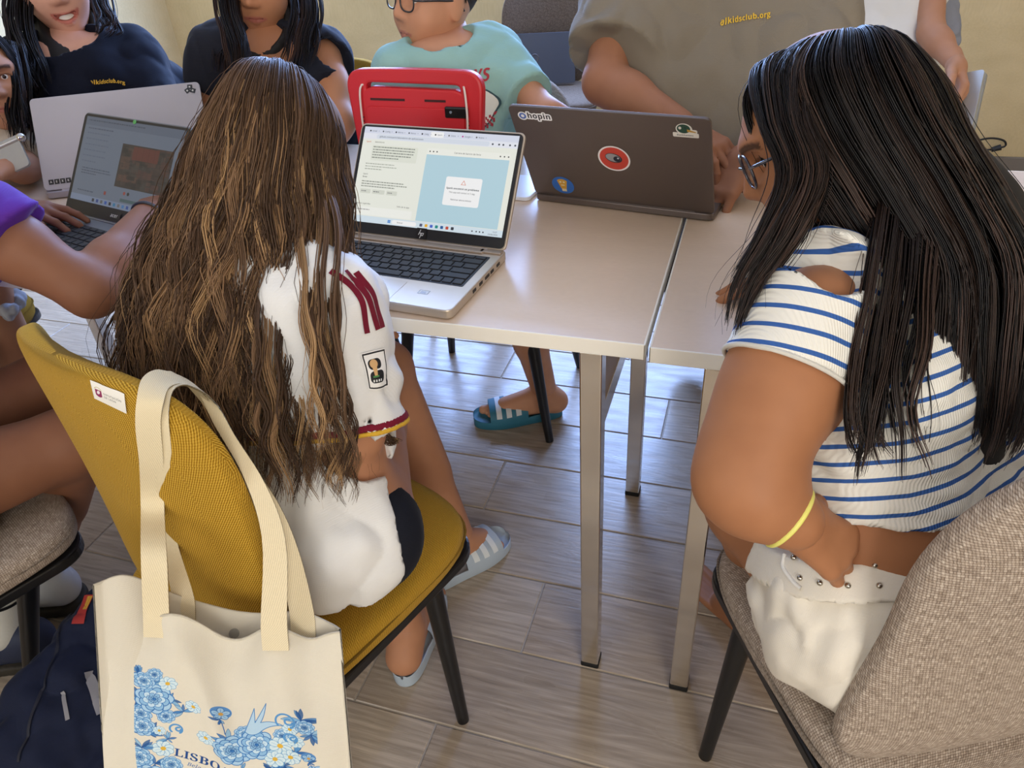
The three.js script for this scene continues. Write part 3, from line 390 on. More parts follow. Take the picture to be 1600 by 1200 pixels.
function nets(f, cell, opt = {}) {
  const pad = cell * 2.5, lo = (opt.lo || f.lo).map((v) => v - pad), hi = (opt.hi || f.hi).map((v) => v + pad);
  const n = [0, 1, 2].map((i) => Math.ceil((hi[i] - lo[i]) / cell) + 1), [nx, ny, nz] = n, val = new Float32Array(nx * ny * nz), sx = 1, sy = nx, sz = nx * ny;
  // coarse skip: far cells are filled from a sparse pass
  const st = 4; for (let K = 0; K < nz; K += st) for (let J = 0; J < ny; J += st) for (let I = 0; I < nx; I += st) {
    const cx = Math.min(I + st / 2, nx - 1), cy = Math.min(J + st / 2, ny - 1), cz = Math.min(K + st / 2, nz - 1), d = f(lo[0] + cx * cell, lo[1] + cy * cell, lo[2] + cz * cell), far = Math.abs(d) > cell * st * 1.9 + 0.02;
    for (let k = K; k < Math.min(K + st, nz); k++) for (let j = J; j < Math.min(J + st, ny); j++) for (let i = I; i < Math.min(I + st, nx); i++) val[i + j * sy + k * sz] = far ? d : f(lo[0] + i * cell, lo[1] + j * cell, lo[2] + k * cell);
  }
  const pos = [], at = new Int32Array(nx * ny * nz).fill(-1), idx = [];
  for (let k = 0; k < nz - 1; k++) for (let j = 0; j < ny - 1; j++) for (let i = 0; i < nx - 1; i++) {
    const o = i + j * sy + k * sz; let m = 0, cx = 0, cy = 0, cz = 0, c = 0;
    const v = [val[o], val[o + 1], val[o + sy], val[o + sy + 1], val[o + sz], val[o + sz + 1], val[o + sz + sy], val[o + sz + sy + 1]];
    for (let q = 0; q < 8; q++) if (v[q] < 0) m |= 1 << q; if (m === 0 || m === 255) continue;
    for (let a = 0; a < 8; a++) for (const e of [1, 2, 4]) { const b = a | e; if (b === a || (v[a] < 0) === (v[b] < 0)) continue; const t = v[a] / (v[a] - v[b]); cx += (a & 1) + (e === 1 ? t : 0); cy += ((a >> 1) & 1) + (e === 2 ? t : 0); cz += ((a >> 2) & 1) + (e === 4 ? t : 0); c++; }
    at[o] = pos.length / 3; pos.push(lo[0] + (i + cx / c) * cell, lo[1] + (j + cy / c) * cell, lo[2] + (k + cz / c) * cell);
  }
  const quad = (a, b, c, d, flip) => { if (a < 0 || b < 0 || c < 0 || d < 0) return; flip ? idx.push(a, c, b, a, d, c) : idx.push(a, b, c, a, c, d); };
  for (let k = 1; k < nz - 1; k++) for (let j = 1; j < ny - 1; j++) for (let i = 1; i < nx - 1; i++) {
    const o = i + j * sy + k * sz, s = val[o] < 0;
    if (s !== val[o + 1] < 0) quad(at[o - sy - sz], at[o - sz], at[o], at[o - sy], !s);
    if (s !== val[o + sy] < 0) quad(at[o - 1 - sz], at[o - 1], at[o], at[o - sz], !s);
    if (s !== val[o + sz] < 0) quad(at[o - 1 - sy], at[o - sy], at[o], at[o - 1], !s);
  }
  const nor = new Float32Array(pos.length), e = opt.eps || cell * 0.6;
  for (let i = 0; i < pos.length; i += 3) { const x = pos[i], y = pos[i + 1], z = pos[i + 2]; let a = f(x + e, y, z) - f(x - e, y, z), b = f(x, y + e, z) - f(x, y - e, z), c = f(x, y, z + e) - f(x, y, z - e); const l = lenv(a, b, c) || 1; nor[i] = a / l; nor[i + 1] = b / l; nor[i + 2] = c / l; if (opt.snap !== false) { const d = clamp(f(x, y, z), -cell, cell); pos[i] -= nor[i] * d; pos[i + 1] -= nor[i + 1] * d; pos[i + 2] -= nor[i + 2] * d; } }
  const g = new THREE.BufferGeometry(); g.setAttribute('position', new THREE.Float32BufferAttribute(pos, 3)); g.setAttribute('normal', new THREE.BufferAttribute(nor, 3)); g.setIndex(idx);
  const N = pos.length / 3;
  if (opt.color) { const c = new Float32Array(N * 3); for (let i = 0; i < N; i++) { const r = opt.color(pos[3 * i], pos[3 * i + 1], pos[3 * i + 2]); c.set(r, 3 * i); } g.setAttribute('color', new THREE.BufferAttribute(c, 3)); }
  const uv = new Float32Array(N * 2); for (let i = 0; i < N; i++) { const r = opt.uv ? opt.uv(pos[3 * i], pos[3 * i + 1], pos[3 * i + 2], nor[3 * i], nor[3 * i + 1], nor[3 * i + 2]) : [pos[3 * i] + pos[3 * i + 2] * 0.7, pos[3 * i + 1]]; uv.set(r, 2 * i); } g.setAttribute('uv', new THREE.BufferAttribute(uv, 2));
  return g;
}
function project(f, p, off = 0.0015) {   // nearest point on a field's surface, lifted a little
  let q = p.clone(); const e = 0.002, n = V(0, 1, 0);
  for (let i = 0; i < 14; i++) { const d = f(q.x, q.y, q.z); n.set(f(q.x + e, q.y, q.z) - f(q.x - e, q.y, q.z), f(q.x, q.y + e, q.z) - f(q.x, q.y - e, q.z), f(q.x, q.y, q.z + e) - f(q.x, q.y, q.z - e)).normalize(); q.addScaledVector(n, -d * 0.8); }
  return [q.addScaledVector(n, off), n.clone()];
}
function march(f, u, v, t0 = 0.4, t1 = 3) {   // where the sight line of a pixel first meets a field (used to lay prints and trims where they lie)
  const d = rayDir(u, v); let t = t0; for (let i = 0; i < 400 && t < t1; i++) { const p = d.clone().multiplyScalar(t).add(camera.position), s = f(p.x, p.y, p.z); if (s < 0.0006) return p; t += Math.max(s * 0.45, 0.0006); } return null;
}
function trim(f, pts, w, off = 0.002, seg = 40) {   // a flat band laid on a field's surface along a line of points
  const cv = new THREE.CatmullRomCurve3(pts), pos = [], nor = [], idx = [], uv = []; let prev = null;
  for (let i = 0; i <= seg; i++) { const c0 = cv.getPoint(i / seg), tg = cv.getTangent(i / seg), [c, n] = project(f, c0, 0), side = tg.clone().cross(n).normalize(); for (let k = 0; k <= 4; k++) { const [p, m] = project(f, c.clone().addScaledVector(side, (k / 4 - 0.5) * w), off); pos.push(p.x, p.y, p.z); nor.push(m.x, m.y, m.z); uv.push(k / 4, i / seg); } }
  for (let i = 0; i < seg; i++) for (let k = 0; k < 4; k++) { const a = i * 5 + k, b = a + 5; idx.push(a, a + 1, b, b, a + 1, b + 1); }
  const g = new THREE.BufferGeometry(); g.setAttribute('position', new THREE.Float32BufferAttribute(pos, 3)); g.setAttribute('normal', new THREE.Float32BufferAttribute(nor, 3)); g.setAttribute('uv', new THREE.Float32BufferAttribute(uv, 2)); g.setIndex(idx); return g;
}
function patch(f, c, right, up, w, h, off = 0.002, n = 10, bend) {   // a print laid on a field's surface
  return sheet(n, n, (a, b) => { const p = c.clone().addScaledVector(right, (a - 0.5) * w).addScaledVector(up, (b - 0.5) * h); if (bend) bend(p, a, b); return project(f, p, off)[0]; });
}
function joined(list) {   // merge skins that share attributes
  return mergeGeometries(list.map((g) => { const o = new THREE.BufferGeometry(); for (const k of ['position', 'normal', 'uv', 'color']) if (g.attributes[k]) o.setAttribute(k, g.attributes[k]); if (g.index) o.setIndex(g.index); return o; }));
}
const CR = V(1, 0, 0).applyQuaternion(camera.quaternion), CU = V(0, 1, 0).applyQuaternion(camera.quaternion), CV = V(0, 0, -1).applyQuaternion(camera.quaternion);
const lin = (h) => { const c = hex(h); return [c.r, c.g, c.b]; };
function skinColor(h, seed = 0) { const b = lin(h); return (x, y, z) => { const n = noise(x * 14 + seed, y * 14, z * 14) * 0.07 + noise(x * 55, y * 55 + seed, z * 55) * 0.05; return [b[0] * (1 + n), b[1] * (1 + n * 1.25), b[2] * (1 + n * 1.3)]; }; }
const skinMat = new THREE.MeshPhysicalMaterial({ color: 0xffffff, vertexColors: true, roughness: 0.52, specularIntensity: 0.45, sheen: 0.15, sheenRoughness: 0.4, sheenColor: new THREE.Color(0.9, 0.6, 0.5) });
function basis(fwd, up) { const Z = fwd.clone().normalize(), X = up.clone().cross(Z).normalize(), Y = Z.clone().cross(X); return { X, Y, Z }; }
// a head: c centre, Z looking direction; returns the skin and the eyes' places
function headGeo(c, fwd, up, s, skin, o = {}) {
  const { X, Y, Z } = basis(fwd, up), at = (x, y, z) => c.clone().addScaledVector(X, x * s).addScaledVector(Y, y * s).addScaledVector(Z, z * s);
  const E = (x, y, z, rx, ry, rz, k = 0.03) => ellip(at(x, y, z), rx * s, ry * s, rz * s, X, Y, Z, k * s), C = (a, b, ra, rb, k = 0.012) => cone(at(...a), at(...b), ra * s, rb * s, k * s);
  const list = [E(0, 0.032, -0.014, 0.073, 0.086, 0.092), E(0, -0.012, 0.024, 0.062, 0.078, 0.066, 0.05), E(0, -0.06, 0.03, 0.049, 0.045, 0.05, 0.04), E(0, -0.097, 0.056, 0.021, 0.017, 0.018, 0.03), E(0.034, -0.03, 0.055, 0.027, 0.024, 0.024, 0.03), E(-0.034, -0.03, 0.055, 0.027, 0.024, 0.024, 0.03),
    C([-0.05, 0.03, 0.062], [-0.014, 0.03, 0.083], 0.009, 0.009, 0.02), C([0.05, 0.03, 0.062], [0.014, 0.03, 0.083], 0.009, 0.009, 0.02), C([0, 0.018, 0.083], [0, -0.022, 0.1], 0.0075, 0.0105), E(0.0108, -0.027, 0.091, 0.0085, 0.007, 0.0095, 0.01), E(-0.0108, -0.027, 0.091, 0.0085, 0.007, 0.0095, 0.01), C([0, -0.09, -0.02], [0, -0.13, -0.03], 0.05, 0.05, 0.04)];
  const sm = o.smile || 0;
  for (const q of [-1, 1]) { list.push(C([q * (0.021 + sm * 0.007), -0.063 + sm * 0.009, 0.074 - sm * 0.006], [q * 0.005, -0.0585 + sm * 0.001, 0.0845], 0.004, 0.0058, 0.006), C([q * (0.021 + sm * 0.007), -0.064 + sm * 0.009, 0.073 - sm * 0.006], [q * 0.004, -0.0695 - sm * 0.008, 0.082], 0.004, 0.0062, 0.006), E(q * 0.076, -0.004, -0.006, 0.009, 0.031, 0.019, 0.012)); }
  let f = union(list);
  for (const q of [-1, 1]) f = carve(f, E(q * 0.0315, 0.009, 0.09, 0.019, 0.0125, 0.016, 0.01), 0.016 * s);
  for (const q of [-1, 1]) { const lids = C([q * 0.017, 0.016, 0.078], [q * 0.046, 0.016, 0.07], 0.0045, 0.004, 0.004), g = f; f = Object.assign((x, y, z) => smin(g(x, y, z), lids(x, y, z), 0.006), { lo: f.lo, hi: f.hi }); }
  f = carve(f, union([C([-(0.022 + sm * 0.006), -0.0625 + sm * 0.008, 0.079], [0, -0.0645 + (sm ? -0.001 : 0), 0.093], 0.0012 + sm * 0.0012, 0.0015 + sm * 0.0038, 0.002), C([(0.022 + sm * 0.006), -0.0625 + sm * 0.008, 0.079], [0, -0.0645 + (sm ? -0.001 : 0), 0.093], 0.0012 + sm * 0.0012, 0.0015 + sm * 0.0038, 0.002)]), 0.002);
  if (sm) f = carve(f, E(0, -0.0655, 0.086, 0.0235, 0.0062, 0.018, 0.002), 0.003);
  const base = skinColor(skin, s * 100), lip = lin(o.lip || '#a8584c'), brow = lin(o.brow || '#2c1d16'), inv = (x, y, z) => { const dx = x - c.x, dy = y - c.y, dz = z - c.z; return [(dx * X.x + dy * X.y + dz * X.z) / s, (dx * Y.x + dy * Y.y + dz * Y.z) / s, (dx * Z.x + dy * Z.y + dz * Z.z) / s]; };
  const color = (x, y, z) => { const b = base(x, y, z), [a, h, d] = inv(x, y, z); let l = 0, w = 0; const ax = Math.abs(a), my = -0.064 + sm * 0.008 * (ax / 0.026) ** 2; if (d > 0.06 && ax < 0.027 + sm * 0.005) l = 1 - smooth(0.0065 + sm * 0.0055, 0.0095 + sm * 0.005, Math.abs(h - my + sm * 0.003) + ax * ax * 8); if (d > 0.045 && ax > 0.014 && ax < 0.055) w = 1 - smooth(0.0028, 0.0062, Math.abs(h - 0.0315 + (ax - 0.034) ** 2 * 9)); if (d > 0.045 && ax > 0.013 && ax < 0.05) w = Math.max(w, 0.8 * (1 - smooth(0.001, 0.0026, Math.abs(h - 0.0135 + (ax - 0.0315) ** 2 * 14)))); return [0, 1, 2].map((i) => mix(mix(b[i], lip[i], l * 0.75), brow[i], w * 0.85)); };
  return { geo: nets(f, 0.0034 * Math.max(0.9, s), { color }), at, X, Y, Z, f };
}
const scleraMat = phys('#e6dfd8', 0.25), pupilMat = phys('#2a1810', 0.15), toothMat = phys('#ece4d6', 0.3);
function eyes(h, s, parent, iris = pupilMat, look = [0, 0]) { for (const q of [-1, 1]) { const e = part('eye', new THREE.SphereGeometry(0.0118 * s, 20, 14).translate(...h.at(q * 0.0315, 0.0075, 0.0668).toArray()), scleraMat, parent); part('iris', new THREE.SphereGeometry(0.0062 * s, 16, 12).translate(...h.at(q * 0.0315 + look[0], 0.0075 + look[1], 0.0735).toArray()), iris, e); } }
function glasses(h, s, parent, mat, w = 0.023, hh = 0.019) {
  const g = new THREE.Group(); g.name = 'glasses'; parent.add(g); const rim = [];
  for (const q of [-1, 1]) { const pts = []; for (let k = 0; k < 24; k++) { const a = k / 24 * Math.PI * 2, c = Math.cos(a), sn = Math.sin(a); pts.push(h.at(q * 0.033 + Math.sign(c) * Math.pow(Math.abs(c), 0.75) * w, 0.004 + Math.sign(sn) * Math.pow(Math.abs(sn), 0.75) * hh, 0.1 - Math.abs(q * 0.033 + c * w) * 0.12)); } rim.push(tube(pts, 0.0019 * s, 60, 8, true)); part('lens', sheet(8, 8, (a, b) => h.at(q * 0.033 + (a - 0.5) * 1.5 * w, 0.004 + (b - 0.5) * 1.5 * hh, 0.0995 - Math.abs(q * 0.033 + (a - 0.5) * 1.5 * w) * 0.12)), new THREE.MeshPhysicalMaterial({ color: 0xffffff, transmission: 1, roughness: 0.03, thickness: 0 }), g); }
  rim.push(tube([h.at(-0.011, 0.008, 0.099), h.at(0, 0.011, 0.103), h.at(0.011, 0.008, 0.099)], 0.0018 * s, 12, 8));
  part('rims', mergeGeometries(rim), mat, g);
  for (const q of [-1, 1]) part('temple_arm', tube([h.at(q * 0.056, 0.009, 0.094), h.at(q * 0.075, 0.01, 0.085), h.at(q * 0.081, 0.009, 0.03), h.at(q * 0.08, 0.004, -0.012), h.at(q * 0.078, -0.014, -0.026)], 0.0021 * s, 30, 8), mat, g);
  return g;
}
// a hand: wrist, direction of the fingers, back-of-hand normal; side +1 puts the thumb to dir x normal
function handBones(w, dir, nrm, side, s, curl, spread = 0.09, thumb = [0.6, 0.5]) {
  const Zd = dir.clone().normalize(), N = nrm.clone().addScaledVector(Zd, -nrm.dot(Zd)).normalize(), T = Zd.clone().cross(N).multiplyScalar(side), b = [];
  const at = (x, y, z) => w.clone().addScaledVector(T, x * s).addScaledVector(Zd, y * s).addScaledVector(N, z * s);
  const roots = [[0.026, 0.088], [0.008, 0.094], [-0.011, 0.09], [-0.028, 0.08]], lens = [[0.04, 0.024, 0.02], [0.045, 0.028, 0.021], [0.042, 0.026, 0.02], [0.033, 0.02, 0.018]];
  b.push(cone(at(-0.006, -0.03, 0), at(0.004, 0.02, 0), 0.022 * s, 0.023 * s, 0.02));
  roots.forEach(([x, y], i) => {
    b.push(cone(at(x * 0.55, 0.015, 0), at(x, y, 0.002), 0.0145 * s, 0.0108 * s, 0.016));
    let p = [x, y, 0.002], a = 0, sp = (i - 1.4) * -spread; const c = Array.isArray(curl[i]) ? curl[i] : [curl[i], curl[i] * 1.1, curl[i] * 0.7];
    lens[i].forEach((L, j) => { a += c[j]; const q = [p[0] + Math.sin(sp) * L * Math.cos(a), p[1] + Math.cos(sp) * L * Math.cos(a), p[2] - Math.sin(a) * L]; b.push(cone(at(...p), at(...q), (0.0094 - j * 0.0009 - i * 0.0002) * s, (0.0086 - j * 0.0011 - i * 0.0002) * s, j ? 0.0025 : 0.006)); p = q; });
  });
  const t0 = [0.02, 0.022, -0.004], t1 = [0.04, 0.05, -0.012 - thumb[1] * 0.015], t2 = [t1[0] + 0.03 * Math.cos(thumb[0] + 0.5), t1[1] + 0.03 * Math.sin(thumb[0] + 0.5), t1[2] - 0.012 * thumb[1]], t3 = [t2[0] + 0.024 * Math.cos(thumb[0] + 0.9), t2[1] + 0.024 * Math.sin(thumb[0] + 0.9), t2[2] - 0.012 * thumb[1]];
  b.push(cone(at(...t0), at(...t1), 0.0155 * s, 0.0115 * s, 0.014), cone(at(...t1), at(...t2), 0.0108 * s, 0.0098 * s, 0.004), cone(at(...t2), at(...t3), 0.0096 * s, 0.0078 * s, 0.003));
  return b;
}
function handGeo(bones, color) { return nets(union(bones), 0.0034, { color }); }
// hair: locks of strands that run through levels (ellipses) from the parting to the tips
function strands(list) {   // list of {pts, r, c0, c1}
  const SEG = 3; let nv = 0, ni = 0; for (const s of list) { nv += s.pts.length * SEG; ni += (s.pts.length - 1) * SEG * 6; }
  const pos = new Float32Array(nv * 3), nor = new Float32Array(nv * 3), col = new Float32Array(nv * 3), idx = new Uint32Array(ni); let v = 0, q = 0; const t = V(0, 0, 0), n = V(0, 0, 0), b = V(0, 0, 0), up = V(0.31, 0.2, 0.93);
  for (const s of list) {
    const m = s.pts.length, v0 = v;
    for (let i = 0; i < m; i++) {
      const p = s.pts[i], a = s.pts[Math.max(0, i - 1)], e = s.pts[Math.min(m - 1, i + 1)]; t.copy(e).sub(a).normalize(); n.copy(up).cross(t).normalize(); b.copy(t).cross(n); const u = i / (m - 1), r = s.r * (u < 0.08 ? 0.5 + u * 6 : 1) * (u > 0.7 ? 1 - (u - 0.7) / 0.3 * 0.8 : 1);
      for (let k = 0; k < SEG; k++) { const ang = k / SEG * 6.2832, x = Math.cos(ang), y = Math.sin(ang); const nx = n.x * x + b.x * y, ny = n.y * x + b.y * y, nz = n.z * x + b.z * y; pos.set([p.x + nx * r, p.y + ny * r, p.z + nz * r], v * 3); nor.set([nx, ny, nz], v * 3); col.set([mix(s.c0[0], s.c1[0], u), mix(s.c0[1], s.c1[1], u), mix(s.c0[2], s.c1[2], u)], v * 3); v++; }
    }
    for (let i = 0; i < m - 1; i++) for (let k = 0; k < SEG; k++) { const a = v0 + i * SEG + k, c = v0 + i * SEG + (k + 1) % SEG; idx.set([a, c, a + SEG, a + SEG, c, c + SEG], q); q += 6; }
  }
  const g = new THREE.BufferGeometry(); g.setAttribute('position', new THREE.BufferAttribute(pos, 3)); g.setAttribute('normal', new THREE.BufferAttribute(nor, 3)); g.setAttribute('color', new THREE.BufferAttribute(col, 3)); g.setIndex(new THREE.BufferAttribute(idx, 1)); return g;
}
function lockHair(o) {
  const r = rngOf(o.seed), out = [], L = o.levels, nseg = o.seg || 30, gauss = () => (r() + r() + r() - 1.5) * 0.82;
  for (let k = 0; k < o.locks; k++) {
    const phi = mix(o.phi[0], o.phi[1], (k + r()) / o.locks) , rho = o.rho ? mix(o.rho[0], o.rho[1], Math.sqrt(r())) : mix(0.72, 1.03, Math.sqrt(r())), ph = r() * 6.28, ph2 = r() * 6.28, fr = (o.freq || 3) * mix(0.8, 1.25, r()), end = mix(o.end ? o.end[0] : 0.86, 1, r()), c = o.color(r, phi), shift = [gauss() * (o.mess || 0.01), gauss() * (o.mess || 0.01), gauss() * (o.mess || 0.01)];
    for (let j = 0; j < o.per; j++) {
      const dphi = gauss() * (o.lockW || 0.16), dr = gauss() * 0.045, ctrl = [], stray = r() < (o.stray ?? 0.04), sw = stray ? (o.strayAmp || 0.02) : 0, a1 = r() * 6.28, a2 = r() * 6.28, off = V(gauss(), gauss(), gauss()).multiplyScalar(o.fluff || 0.004);
      L.forEach((l, i) => { const u = i / (L.length - 1), ph_ = phi + dphi * (1 - u * (o.taper || 0.35)), rr = (rho + dr), q = clamp(u * 2, 0, 1); ctrl.push(l.c.clone().addScaledVector(l.R || o.R, l.rx * rr * Math.sin(ph_)).addScaledVector(l.B || o.B, l.rz * rr * Math.cos(ph_)).addScaledVector(off, q).add(V(...shift).multiplyScalar(q))); });
      const cv = new THREE.CatmullRomCurve3(ctrl, false, 'centripetal'), pts = [], stop = end * mix(0.93, 1, r());
      for (let i = 0; i <= nseg; i++) { const u = i / nseg * stop, p = cv.getPoint(u), am = (o.wave || 0) * smooth(0.12, 0.75, u); p.addScaledVector(o.R, am * Math.sin(u * fr * 6.28 + ph) + sw * u * Math.sin(u * 7 + a1)).addScaledVector(o.B, am * 0.7 * Math.cos(u * fr * 6.28 + ph2) + sw * u * Math.cos(u * 6 + a2)); pts.push(p); }
      const v = mix(0.82, 1.18, r()); out.push({ pts, r: (o.r || 0.0009) * mix(0.7, 1.25, r()) * (stray ? 0.5 : 1), c0: c[0].map((x) => x * v), c1: c[1].map((x) => x * v) });
    }
  }
  return out;
}
const hairMat = new THREE.MeshPhysicalMaterial({ color: 0xffffff, vertexColors: true, roughness: 0.42, specularIntensity: 0.5 });
const person = (name, label, at) => { const g = thing(name, label, 'person'); return g; };
// ---------------------------------------------------------------- people
const lerpV = (a, b, t) => a.clone().lerp(b, t);
function torsoBones(J, s, g = 0) {   // chest, belly and shoulders; g inflates for garments
  const mid = lerpV(J.shL, J.shR, 0.5), lat = J.shR.clone().sub(J.shL).normalize(), b = [], chest = lerpV(mid, J.pelvis, 0.28), waist = lerpV(mid, J.pelvis, 0.66), hl = J.hipR.clone().sub(J.hipL).normalize();
  const w = J.shR.distanceTo(J.shL) / 2;
  for (const q of [-1, 1]) { b.push(cone(mid.clone().addScaledVector(lat, q * w * 0.25), mid.clone().addScaledVector(lat, q * w * 0.86), 0.062 * s + g, 0.05 * s + g, 0.05)); b.push(cone(chest.clone().addScaledVector(lat, q * w * 0.42), waist.clone().addScaledVector(lat, q * w * 0.36), (J.rc || 0.088) * s + g, (J.rw || 0.08) * s + g, 0.06)); b.push(cone(waist.clone().addScaledVector(lat, q * w * 0.34), J.pelvis.clone().addScaledVector(hl, q * 0.062 * s), (J.rw || 0.08) * s + g, (J.rp || 0.098) * s + g, 0.06)); b.push(cone(mid.clone().addScaledVector(lat, q * w * 0.4), chest.clone().addScaledVector(lat, q * w * 0.42), 0.062 * s + g, (J.rc || 0.088) * s + g, 0.05)); }
  return b;
}
const armBones = (a, e, w, r) => [cone(a, lerpV(a, e, 0.45), r[0], r[0] * 0.95, 0.03), cone(lerpV(a, e, 0.4), e, r[0] * 0.96, r[1], 0.03), cone(e, lerpV(e, w, 0.35), r[1], r[1] * 1.02, 0.02), cone(lerpV(e, w, 0.3), w, r[1] * 1.02, r[2], 0.02)];
const legBones = (h, k, a, r) => { const c = [cone(h, k, r[0], r[1], 0.04), cone(k, a, r[1] * 0.95, r[2], 0.03)]; const back = h.clone().sub(k).add(a.clone().sub(k)).normalize(); c.push(cone(lerpV(k, a, 0.15).addScaledVector(back, r[1] * 0.25), lerpV(k, a, 0.55).addScaledVector(back, r[1] * 0.12), r[1] * 0.8, r[2] * 1.15, 0.03)); return c; };
function footBones(an, toe, s) { const d = toe.clone().sub(an); d.y = 0; d.normalize(); const h = an.clone().addScaledVector(d, -0.035 * s); h.y = 0.045 * s + (toe.y - 0.02); const lat = V(-d.z, 0, d.x), b = [cone(an, h, 0.034 * s, 0.031 * s, 0.02), cone(an, lerpV(an, toe, 0.62), 0.034 * s, 0.026 * s, 0.03), cone(h, lerpV(h, toe, 0.7), 0.03 * s, 0.027 * s, 0.03)]; [0.024, 0.008, -0.006, -0.018, -0.03].forEach((x, i) => { const r = (i ? 0.0105 - i * 0.0008 : 0.014) * s, a = lerpV(h, toe, 0.66).addScaledVector(lat, x * 0.8 * s), e = toe.clone().addScaledVector(lat, x * s).addScaledVector(d, (i ? -0.004 - i * 0.007 : 0.002) * s); a.y -= 0.004 * s; e.y = toe.y - 0.003 * s; b.push(cone(a, e, r * 1.15, r, 0.004)); }); return b; }
function slide(parent, heel, toe, width, sole, band, stripe, name = 'slide_sandal') {   // a pool slide lying on the floor, heel to toe
  const g = new THREE.Group(); g.name = name; parent.add(g); const d = toe.clone().sub(heel); d.y = 0; const L = d.length(); d.normalize(); const lat = V(-d.z, 0, d.x), at = (x, y, z) => heel.clone().setY(0).addScaledVector(d, z * L).addScaledVector(lat, x).add(V(0, y, 0)), hw = (z) => width / 2 * (0.8 + 0.28 * smooth(0.25, 0.72, z)) * superW(z * 2 - 1, 2.9);
  const rings = []; for (let i = 0; i <= 26; i++) { const z = (1 - Math.cos(i / 26 * Math.PI)) / 2, w = Math.max(0.003, hw(z)), y1 = 0.026 + 0.006 * smooth(0.5, 0, z), pts = []; const P2 = [[-1, 0.004], [-0.9, 0.001], [0.9, 0.001], [1, 0.004], [1.02, y1], [0.95, y1 + 0.004], [0.86, y1 - 0.003], [0, y1 - 0.006], [-0.86, y1 - 0.003], [-0.95, y1 + 0.004], [-1.02, y1]]; for (const [a, y] of P2) pts.push(at(a * w, y, z)); rings.push(pts); }
  part('footbed', loft(rings), sole, g);
  const arch = (z, a) => { const w = hw(z) * 1.04, c = Math.cos(Math.PI * (1 - a)), s = Math.sin(Math.PI * (1 - a)); return at(c * w, 0.022 + Math.pow(Math.max(0, s), 0.7) * (0.044 + 0.02 * (0.78 - z)), z); };
  const strap = part('strap', thicken(sheet(24, 10, (a, b) => arch(mix(0.4, 0.82, b), a)), 0.004), band, g);
  for (let k = 0; k < 3; k++) part('stripe', sheet(24, 3, (a, b) => { const z = 0.475 + k * 0.108 + b * 0.058, p = arch(z, mix(0.1, 0.9, a)), m = at(0, 0.02, z); return p.add(p.clone().sub(m).normalize().multiplyScalar(0.0012)); }), stripe, strap);
  return g;
}
const cottonBump = dataTex(256, 256, (x, y) => { const v = 128 + (Math.sin(x * 0.79) + Math.sin(y * 0.79)) * 22 + tileNoise(x, y, 256, 256, 0.3) * 40; return [v, v, v]; }, false); cottonBump.repeat.set(12, 12);
const cloth = (h, rough = 0.88, extra = {}) => phys(h, rough, { bumpMap: cottonBump, bumpScale: 0.0004, sheen: 0.2, sheenRoughness: 0.6, sheenColor: new THREE.Color(0.5, 0.5, 0.5), specularIntensity: 0.25, ...extra });
const up = V(0, 1, 0);

